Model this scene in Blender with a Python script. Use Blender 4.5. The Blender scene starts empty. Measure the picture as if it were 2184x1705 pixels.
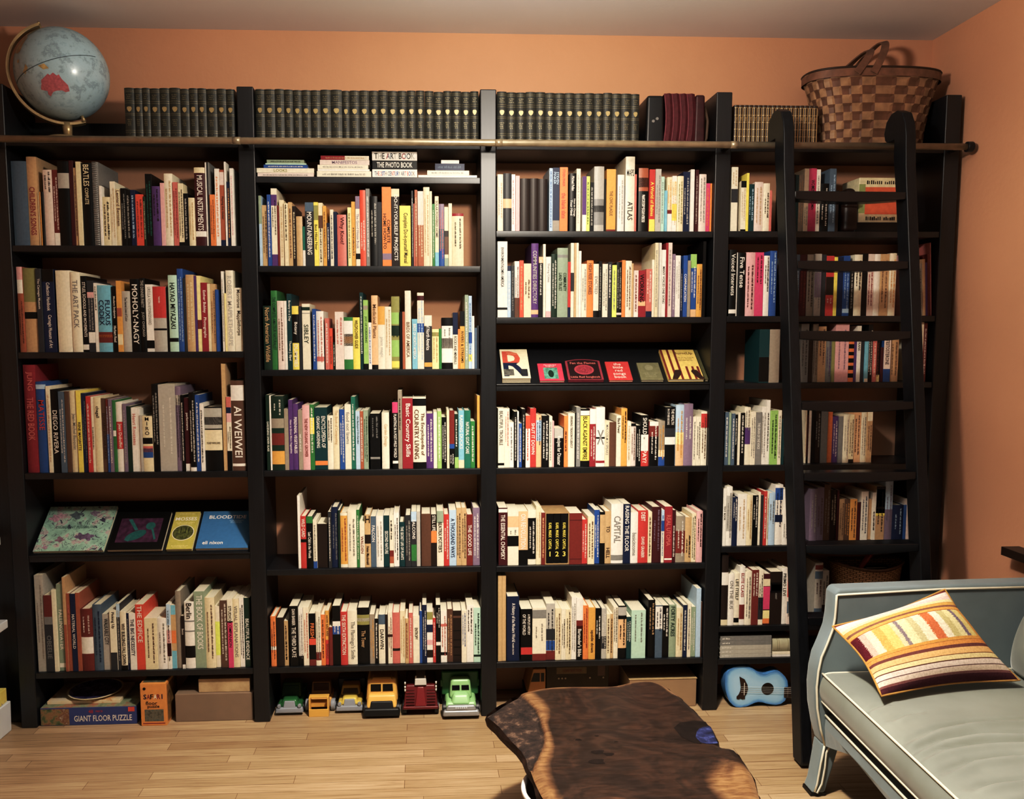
import bpy, bmesh, math, random
from mathutils import Vector, Matrix
R = random.Random(7)
C = bpy.context.scene.collection
PI = math.pi
SC = bpy.context.scene
SC.view_settings.view_transform = 'Standard'
SC.view_settings.look = 'None'
SC.view_settings.exposure = 0.0
SC.view_settings.gamma = 1.0
SC.view_settings.use_curve_mapping = True
cm_ = SC.view_settings.curve_mapping; cv_ = cm_.curves[3]
cv_.points.new(.12, .075); cv_.points.new(.35, .335); cv_.points.new(.75, .785); cm_.update()

# ------------------------------------------------------------------ colours and materials
def lin(h):
    h = h.lstrip('#')
    r = [int(h[i:i + 2], 16) / 255 for i in (0, 2, 4)]
    q = [c / 12.92 if c <= .04045 else ((c + .055) / 1.055) ** 2.4 for c in r]
    y = .3 * q[0] + .55 * q[1] + .15 * q[2]
    return tuple(y + (c - y) * .80 for c in q) + (1,)

def new_mat(name, rough=.5, spec=.3):
    m = bpy.data.materials.new(name); m.use_nodes = True
    nt = m.node_tree; b = nt.nodes['Principled BSDF']
    b.inputs['Roughness'].default_value = rough
    b.inputs['Specular IOR Level'].default_value = spec
    return m, nt, b

def N(nt, kind, **kw):
    n = nt.nodes.new(kind)
    for k, v in kw.items():
        if k in n.inputs: n.inputs[k].default_value = v
        else: setattr(n, k, v)
    return n

MC = {}
def mat(hexc, rough=.5, spec=.3, var=.10, scale=60, metal=0, name=None):
    """a plain colour with a little procedural mottling"""
    key = (hexc, rough, spec, var, scale, metal)
    if key in MC: return MC[key]
    m, nt, b = new_mat(name or 'mat_' + hexc, rough, spec)
    c = lin(hexc)
    b.inputs['Metallic'].default_value = metal
    if var > 0:
        t = N(nt, 'ShaderNodeTexCoord'); no = N(nt, 'ShaderNodeTexNoise', Scale=scale, Detail=3.0)
        nt.links.new(t.outputs['Object'], no.inputs['Vector'])
        r = N(nt, 'ShaderNodeValToRGB')
        r.color_ramp.elements[0].position = .3; r.color_ramp.elements[1].position = .7
        r.color_ramp.elements[0].color = tuple(x * (1 - var) for x in c[:3]) + (1,)
        r.color_ramp.elements[1].color = tuple(min(1, x * (1 + var)) for x in c[:3]) + (1,)
        nt.links.new(no.outputs['Fac'], r.inputs['Fac']); nt.links.new(r.outputs['Color'], b.inputs['Base Color'])
    else:
        b.inputs['Base Color'].default_value = c
    MC[key] = m
    return m

def ramp(nt, stops, interp='LINEAR'):
    r = N(nt, 'ShaderNodeValToRGB'); cr = r.color_ramp; cr.interpolation = interp
    while len(cr.elements) < len(stops): cr.elements.new(.5)
    for e, (p, h) in zip(cr.elements, stops):
        e.position = p; e.color = lin(h)
    return r

# palette for spines: code -> (hex, words)
PAL = dict(w=('E4DED2', 'white'), cr=('DECFA8', 'cream'), iv=('E2D8BE', 'off-white'), pw=('DCC8BC', 'pinkish white'), k=('0E0D0D', 'black'),
 gy=('82827F', 'grey'), lg=('B0ACA2', 'pale grey'), dg=('35363A', 'dark grey'), nv=('18264A', 'navy blue'), bl=('1F549B', 'blue'),
 sb=('6FB4C9', 'sky blue'), lb=('A9C6DC', 'pale blue'), tl=('12715F', 'teal'), dt=('0C4044', 'dark teal'), gr=('2F7D3C', 'green'),
 lm=('8FBE5E', 'light green'), dk=('1A3527', 'dark green'), sg=('8FA189', 'sage green'), ol=('8E8C4C', 'olive'), mt=('AFD4BF', 'mint'),
 ye=('E9D53F', 'yellow'), py=('E7D890', 'pale yellow'), nl=('D9E650', 'lime yellow'), am=('DB9C34', 'amber'), pe=('E0B07E', 'peach'),
 **{'or': ('E57E2A', 'orange')}, ro=('DB4A27', 'red-orange'), rd=('C4302A', 'red'), cm=('98202F', 'crimson'), mr=('4E171C', 'maroon'), br=('7A2A22', 'brick red'),
 rs=('CB6C62', 'rose'), pk=('DDA6A6', 'pink'), hp=('D43A72', 'hot pink'), pr=('5F3A7C', 'purple'), mv=('85738A', 'mauve'),
 tn=('C4A070', 'tan'), bw=('664633', 'brown'), db=('2C1E18', 'dark brown'), tp=('978C7C', 'taupe'), sl=('53687C', 'slate blue'), si=('A95B38', 'rust'))
def pm(code): return mat(PAL[code][0], .42, .35, .07, 90, 0, 'print_' + PAL[code][1].replace(' ', '_'))

# ------------------------------------------------------------------ mesh builder
class MB:
    def __init__(s): s.v = []; s.f = []; s.mi = []; s.mats = []; s.uv = None
    def _m(s, m):
        if m is None: return 0
        if m not in s.mats: s.mats.append(m)
        return s.mats.index(m)
    def add(s, vs, fs, m=None, M=None):
        o = len(s.v); k = s._m(m)
        s.v += [tuple(M @ Vector(v)) for v in vs] if M is not None else [tuple(v) for v in vs]
        s.f += [tuple(i + o for i in f) for f in fs]; s.mi += [k] * len(fs)
        return s
    def box(s, x0, x1, y0, y1, z0, z1, m=None, M=None):
        return s.hexa([(x0, y0, z0), (x1, y0, z0), (x1, y1, z0), (x0, y1, z0), (x0, y0, z1), (x1, y0, z1), (x1, y1, z1), (x0, y1, z1)], m, M)
    def hexa(s, p, m=None, M=None):
        return s.add(p, [(3, 2, 1, 0), (4, 5, 6, 7), (0, 1, 5, 4), (1, 2, 6, 5), (2, 3, 7, 6), (3, 0, 4, 7)], m, M)
    def prism(s, pts, a, b, axis='z', m=None, M=None):
        """extrude a 2D outline between a and b along an axis (outline counter-clockwise seen from the + side)"""
        P = {'z': lambda p, h: (p[0], p[1], h), 'y': lambda p, h: (p[0], h, p[1]), 'x': lambda p, h: (h, p[0], p[1])}[axis]
        n = len(pts); vs = [P(p, a) for p in pts] + [P(p, b) for p in pts]
        fs = [tuple(range(n - 1, -1, -1)), tuple(range(n, 2 * n))] + [(i, (i + 1) % n, n + (i + 1) % n, n + i) for i in range(n)]
        return s.add(vs, fs, m, M)
    def tube(s, path, r, n=10, m=None, M=None, closed=False, caps=True):
        P = [Vector(p) for p in path]; k = len(P); vs = []; fs = []
        rr = r if isinstance(r, (list, tuple)) else [r] * k
        prev = None
        for i, p in enumerate(P):
            if closed: t = P[(i + 1) % k] - P[i - 1]
            else: t = (P[min(i + 1, k - 1)] - P[max(i - 1, 0)])
            t.normalize()
            if prev is None:
                a = Vector((0, 0, 1)) if abs(t.z) < .9 else Vector((1, 0, 0))
                u = t.cross(a).normalized()
            else: u = (prev - t * prev.dot(t)).normalized()
            prev = u; w = t.cross(u)
            for j in range(n):
                an = 2 * PI * j / n; vs.append(p + (u * math.cos(an) + w * math.sin(an)) * rr[i])
        for i in range(k if closed else k - 1):
            for j in range(n):
                a, b = i * n + j, i * n + (j + 1) % n; c, d = ((i + 1) % k) * n + (j + 1) % n, ((i + 1) % k) * n + j
                fs.append((a, b, c, d))
        if caps and not closed: fs += [tuple(range(n - 1, -1, -1)), tuple((k - 1) * n + j for j in range(n))]
        return s.add(vs, fs, m, M)
    def lathe(s, prof, n=32, m=None, M=None, sx=1, sy=1):
        vs = []; fs = []
        for r, z in prof:
            for j in range(n): vs.append((r * sx * math.cos(2 * PI * j / n), r * sy * math.sin(2 * PI * j / n), z))
        for i in range(len(prof) - 1):
            for j in range(n): fs.append((i * n + j, i * n + (j + 1) % n, (i + 1) * n + (j + 1) % n, (i + 1) * n + j))
        return s.add(vs, fs, m, M)
    def cyl(s, c, r, l, axis='x', n=24, m=None):
        c = Vector(c); d = Vector({'x': (1, 0, 0), 'y': (0, 1, 0), 'z': (0, 0, 1)}[axis]) * l / 2
        return s.tube([c - d, c + d], r, n, m)
    def grid(s, fn, nu, nv, m=None, M=None):
        vs = [fn(i / nu, j / nv) for j in range(nv + 1) for i in range(nu + 1)]
        fs = [(j * (nu + 1) + i, j * (nu + 1) + i + 1, (j + 1) * (nu + 1) + i + 1, (j + 1) * (nu + 1) + i) for j in range(nv) for i in range(nu)]
        if s.uv is None: s.uv = []
        s.uv += [[(k % (nu + 1)) / nu, (k // (nu + 1)) / nv] for f in fs for k in f]
        return s.add(vs, fs, m, M)
    def build(s, name, m=None, parent=None, loc=(0, 0, 0), rot=(0, 0, 0), smooth=False, bevel=0, seg=2, sub=0):
        me = bpy.data.meshes.new(name); me.from_pydata(s.v, [], s.f); me.validate()
        mats = s.mats or [m or mat('808080')]
        for x in mats: me.materials.append(x)
        if len(s.mats) > 1: me.polygons.foreach_set('material_index', s.mi)
        if s.uv and len(s.uv) == len(me.loops):
            u = me.uv_layers.new(name='UVMap')
            for i, c in enumerate(s.uv): u.data[i].uv = c
        if smooth:
            for p in me.polygons: p.use_smooth = True
        me.update()
        o = bpy.data.objects.new(name, me); C.objects.link(o)
        o.location = loc; o.rotation_euler = rot
        if parent: o.parent = parent
        if bevel:
            b = o.modifiers.new('bevel', 'BEVEL'); b.width = bevel; b.segments = seg; b.limit_method = 'ANGLE'; b.angle_limit = .6
            for p in me.polygons: p.use_smooth = True
            o.modifiers.new('wn', 'WEIGHTED_NORMAL')
        if sub:
            q = o.modifiers.new('sub', 'SUBSURF'); q.levels = q.render_levels = sub
        return o

def tag(o, label, cat, group=None, kind=None):
    o['label'] = label; o['category'] = cat
    if group: o['group'] = group
    if kind: o['kind'] = kind
    return o
def thing(name, label, cat, loc=(0, 0, 0), rot=(0, 0, 0), group=None):
    o = bpy.data.objects.new(name, None); C.objects.link(o); o.location = loc; o.rotation_euler = rot
    return tag(o, label, cat, group)
def struct(o): o['kind'] = 'structure'; return o
def copy_tree(o, parent=None):
    c = o.copy(); C.objects.link(c)
    if parent: c.parent = parent
    for ch in list(o.children): copy_tree(ch, c)
    return c

# ------------------------------------------------------------------ lettering (built-in font turned into mesh once per string)
TXT = {}
def prepare_text(strings):
    obs = []
    for t in sorted(set(strings)):
        cu = bpy.data.curves.new('t', 'FONT'); cu.body = t; cu.resolution_u = 2; cu.size = 1; cu.offset = .012
        cu.align_x = 'CENTER'; cu.space_line = .95
        o = bpy.data.objects.new('t', cu); C.objects.link(o); obs.append((t, o))
    bpy.context.view_layer.update()
    dg = bpy.context.evaluated_depsgraph_get()
    for t, o in obs:
        me = bpy.data.meshes.new_from_object(o.evaluated_get(dg))
        vs = [(v.co.x, v.co.y) for v in me.vertices]; fs = [tuple(p.vertices) for p in me.polygons]
        if vs:
            x0 = min(v[0] for v in vs); x1 = max(v[0] for v in vs); y0 = min(v[1] for v in vs); y1 = max(v[1] for v in vs)
            vs = [(v[0] - (x0 + x1) / 2, v[1] - (y0 + y1) / 2) for v in vs]
            TXT[t] = (vs, fs, x1 - x0, y1 - y0)
        bpy.data.meshes.remove(me)
    for t, o in obs:
        cu = o.data; bpy.data.objects.remove(o); bpy.data.curves.remove(cu)
def put_text(mb, t, W, H, m, fn, maxstretch=1.5):
    """fit string t in W x H and map its 2D points through fn(x, y)"""
    if t not in TXT: return
    vs, fs, w, h = TXT[t]
    sx = W / w; sy = H / h
    sy = min(sy, sx * maxstretch); sx = min(sx, sy * 1.1)
    mb.add([fn(a * sx, b * sy) for a, b in vs], fs, m)
def dashes(mb, W, H, m, fn, rng, ch=None):
    """illegibly small print: rows of tiny strokes"""
    ch = ch or H * .62; x = -W / 2
    while x < W / 2 - ch:
        n = rng.randint(3, 8)
        for _ in range(n):
            if x > W / 2 - ch * .5: break
            a = ch * rng.uniform(.22, .5); hh = H * rng.uniform(.55, 1) / 2
            mb.add([fn(x, -H / 2), fn(x + a, -H / 2), fn(x + a, -H / 2 + hh * 2), fn(x, -H / 2 + hh * 2)], [(0, 1, 2, 3)], m)
            x += ch * .62
        x += ch * .6
P_AREA, P_POINT, P_SPOT, P_WORLD, P_UP = 6, 84, 270, .025, 34
# ------------------------------------------------------------------ the setting
D = .276            # wall behind the shelves
XR = 2.0            # right wall
XL = -2.45          # left wall
ZC = 2.94           # ceiling
def wall_mat(h, var=.05, bump=.12):
    m, nt, b = new_mat('painted_plaster_' + h, .62, .25)
    t = N(nt, 'ShaderNodeTexCoord'); n1 = N(nt, 'ShaderNodeTexNoise', Scale=1.3, Detail=4.0); n2 = N(nt, 'ShaderNodeTexNoise', Scale=38, Detail=4.0)
    nt.links.new(t.outputs['Object'], n1.inputs['Vector']); nt.links.new(t.outputs['Object'], n2.inputs['Vector'])
    c = lin(h); r = N(nt, 'ShaderNodeValToRGB')
    for e, k, p in zip(r.color_ramp.elements, (1 - var, 1 + var), (.35, .65)):
        e.color = tuple(min(1, x * k) for x in c[:3]) + (1,); e.position = p
    nt.links.new(n1.outputs['Fac'], r.inputs['Fac']); nt.links.new(r.outputs['Color'], b.inputs['Base Color'])
    bp = N(nt, 'ShaderNodeBump', Strength=bump, Distance=.01)
    nt.links.new(n2.outputs['Fac'], bp.inputs['Height']); nt.links.new(bp.outputs['Normal'], b.inputs['Normal'])
    return m
ORANGE = wall_mat('CD9670'); CEIL = wall_mat('DCDDE2', .03, .05)
def floor_mat():
    m, nt, b = new_mat('oak_strip_floor', .38, .35)
    t = N(nt, 'ShaderNodeTexCoord')
    wn = N(nt, 'ShaderNodeTexNoise', Scale=.9, Detail=1.0)
    br = N(nt, 'ShaderNodeTexBrick', Scale=1.0)
    br.offset = .37; br.offset_frequency = 2; br.squash = .8; br.squash_frequency = 3
    br.inputs['Brick Width'].default_value = .95; br.inputs['Row Height'].default_value = .057; br.inputs['Mortar Size'].default_value = .0009
    br.inputs['Color1'].default_value = lin('C4AA88'); br.inputs['Color2'].default_value = lin('A88C68'); br.inputs['Mortar'].default_value = lin('6B4C2C')
    br.inputs['Bias'].default_value = -.15
    nt.links.new(t.outputs['Object'], br.inputs['Vector'])
    mp = N(nt, 'ShaderNodeMapping'); mp.inputs['Scale'].default_value = (1.4, 60, 1)
    g = N(nt, 'ShaderNodeTexNoise', Scale=3.0, Detail=7.0, Roughness=.65)
    nt.links.new(t.outputs['Object'], mp.inputs['Vector']); nt.links.new(mp.outputs['Vector'], g.inputs['Vector'])
    gr = ramp(nt, [(.30, '6E5238'), (.40, 'C8B8A4'), (.52, 'E8E0D4'), (.75, 'FFFFFF')])
    nt.links.new(g.outputs['Fac'], gr.inputs['Fac'])
    mx = N(nt, 'ShaderNodeMix'); mx.data_type = 'RGBA'; mx.blend_type = 'MULTIPLY'; mx.inputs['Factor'].default_value = .75
    nt.links.new(br.outputs['Color'], mx.inputs['A']); nt.links.new(gr.outputs['Color'], mx.inputs['B'])
    nt.links.new(mx.outputs['Result'], b.inputs['Base Color'])
    bp = N(nt, 'ShaderNodeBump', Strength=.25, Distance=.003); nt.links.new(br.outputs['Fac'], bp.inputs['Height']); bp.invert = True
    nt.links.new(bp.outputs['Normal'], b.inputs['Normal'])
    return m
struct(MB().box(XL - .1, XR + .1, -3.9, D + .1, -.05, 0).build('floor', floor_mat()))
struct(MB().box(XL - .1, XR + .1, D, D + .1, 0, ZC).build('wall_back', ORANGE))
struct(MB().box(XR, XR + .1, -3.9, D, 0, ZC).build('wall_right', ORANGE))
struct(MB().box(XL - .1, XL, -3.9, D, 0, ZC).build('wall_left', ORANGE))
struct(MB().box(XL - .1, XR + .1, -3.9, D + .1, ZC, ZC + .1).build('ceiling', CEIL))
struct(MB().box(1.93, XR, -2.2, -.45, .798, .83).build('trim_1', mat('2A1A12', .4, .4)))

# ------------------------------------------------------------------ black bookcases
def wood_black(sp=.7, name='black_stained_wood'):
    m, nt, b = new_mat(name, .40, sp)
    t = N(nt, 'ShaderNodeTexCoord'); mp = N(nt, 'ShaderNodeMapping'); mp.inputs['Scale'].default_value = (60, 60, 2.5)
    no = N(nt, 'ShaderNodeTexNoise', Scale=2.2, Detail=5.0)
    nt.links.new(t.outputs['Object'], mp.inputs['Vector']); nt.links.new(mp.outputs['Vector'], no.inputs['Vector'])
    r = ramp(nt, [(.3, '0B0C0F'), (.7, '17191E')]); nt.links.new(no.outputs['Fac'], r.inputs['Fac']); nt.links.new(r.outputs['Color'], b.inputs['Base Color'])
    bp = N(nt, 'ShaderNodeBump', Strength=.07, Distance=.001); nt.links.new(no.outputs['Fac'], bp.inputs['Height']); nt.links.new(bp.outputs['Normal'], b.inputs['Normal'])
    return m
BLK = wood_black(); BLK2 = wood_black(.35, 'black_painted_ladder')
S = .97; PW = .033; ZT = 2.629; DECK = 2.425; ST = .025
SHELF = dict(a=[2.005, 1.578, 1.083, .736, .236], b=[2.281, 1.925, 1.502, 1.083, .662, .236], c=[2.068, 1.715, 1.434, 1.083, .660, .236], d=[2.070, 1.718, 1.436, 1.083, .729, .375, .228])
BAYX = dict(a=-1.94, b=-.97, c=0.0, d=.97)
BLAB = dict(a='black bookcase bay at the far left, under the globe', b='black bookcase bay above the row of toy trucks',
            c='black bookcase bay behind the live-edge coffee table', d='black bookcase bay behind the ladder, beside the orange side wall')
SLOPE = dict(a=(.736, .183), c=(1.434, .176))
for k in 'abcd':
    x0 = BAYX[k]; t = thing('bookcase', BLAB[k], 'bookcase', (x0, .1, 0), group='black wall-to-wall bookcase')
    def part(mb, name, bev=.0015): return mb.build(name, BLK, t, bevel=bev, seg=3 if bev > .002 else 1)
    part(MB().box(-PW, PW, -.1, D - .1 - .002, 0, ZT), 'upright', .0045)
    if k == 'd': part(MB().box(S - PW, S + PW, -.1, D - .1 - .002, 0, ZT), 'upright', .0045)
    if k == 'a': part(MB().box(-.48, -PW - .002, -.04, D - .1 - .002, 0, ZT), 'side_panel', .003)
    for z in SHELF[k]:
        if k == 'd' and z == .375: part(MB().box(PW, S - PW, -.094, D - .105, z - ST, z), 'shelf')
        else: part(MB().box(PW, S - PW, -.094, D - .105, z - ST, z), 'shelf')
    part(MB().box(PW, S - PW, -.098, D - .105, DECK - .033, DECK), 'top_deck')
    part(MB().box(PW, S - PW, .145, D - .105, DECK, DECK + .115), 'back_rail')
    if k in SLOPE:
        z0, dz = SLOPE[k]; e = .0
        y0, y1 = .0 - .1, .25 - .1
        part(MB().prism([(y0 + .012, z0), (y1, z0 + dz * (y1 - y0 - .02) / .23), (y1, z0 + dz * (y1 - y0 - .02) / .23 - .012), (y0 + .024, z0)][::-1], PW, S - PW, 'x'), 'sloped_display_board')
        part(MB().box(PW, S - PW, -.099, -.088, z0 - .002, z0 + .004), 'display_lip')

# brass ladder rail
BRASS = mat('A8997C', .36, .5, .15, 25, .5, 'aged_brass')
rail = thing('ladder_rail', 'long aged brass ladder rail running across the top of the bookcases', 'rail', (0, -.08, 2.40))
MB().tube([(-2.44, 0, 0), (1.952, 0, 0)], .0135, 16).build('rail_tube', BRASS, rail, smooth=True)
MB().cyl((1.962, 0, 0), .021, .026, 'x').build('end_cap', mat('16161A', .35, .4), rail, smooth=False, bevel=.003)
for x in (-1.94, -.97, 0, .97, 1.93):
    MB().box(x - .012, x + .012, .004, .079, -.007, .007).build('bracket', mat('16161A', .35, .4), rail, bevel=.002)
for x in (-.99, .035, .985):
    MB().cyl((x, 0, 0), .0145, .03, 'x').build('joint_sleeve', BRASS, rail, smooth=True)

# ------------------------------------------------------------------ library ladder
lad = thing('library_ladder', 'black wooden library ladder hooked over the brass rail', 'ladder', (1.41, -.5, 0))
def yf(z): return -.172 - .358 * (2.45 - z) / 2.45
for sx in (1.165, 1.655):
    pr = [(yf(0) + .01, .012), (yf(.02), .03), (yf(2.3), 2.3), (-.185, 2.42), (-.175, 2.47), (-.15, 2.515), (-.11, 2.533), (-.07, 2.53), (-.035, 2.505), (-.02, 2.46), (-.03, 2.43), (-.05, 2.418),
          (-.1, 2.418), (-.1, 2.35), (yf(2.2) + .08, 2.2), (yf(0) + .08, .012)]
    w = .0215
    MB().prism([(y + .5, z) for y, z in pr], sx - 1.41 - w, sx - 1.41 + w, 'x').build('stringer', BLK2, lad, bevel=.005, seg=3)
    o = MB().cyl((sx - 1.41 + .035, yf(0) + .5 + .055, .032), .031, .022, 'x').build('wheel', mat('1B1B1C', .5, .3), lad, bevel=.004)
    MB().cyl((sx - 1.41 + .048, yf(0) + .5 + .055, .032), .01, .012, 'x').build('hub', mat('5A5A5A', .3, .5, 0, 10, .7), o)
for z in (2.185, 1.912, 1.639, 1.366, 1.096, .822, .55, .28):
    y = yf(z); n = 14; lo = []; 
    for i in range(n + 1):
        q = i / n; lo.append((1.187 + (1.633 - 1.187) * q, z - .017 - .011 * math.sin(PI * q)))
    pts = [(x - 1.41, zz) for x, zz in lo] + [(1.633 - 1.41, z + .012), (1.187 - 1.41, z + .014)]
    MB().prism(pts, y + .5 + .004, y + .5 + .074, 'y').build('rung', mat('101115', .25, .5, .1, 40), lad, bevel=.003)
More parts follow.
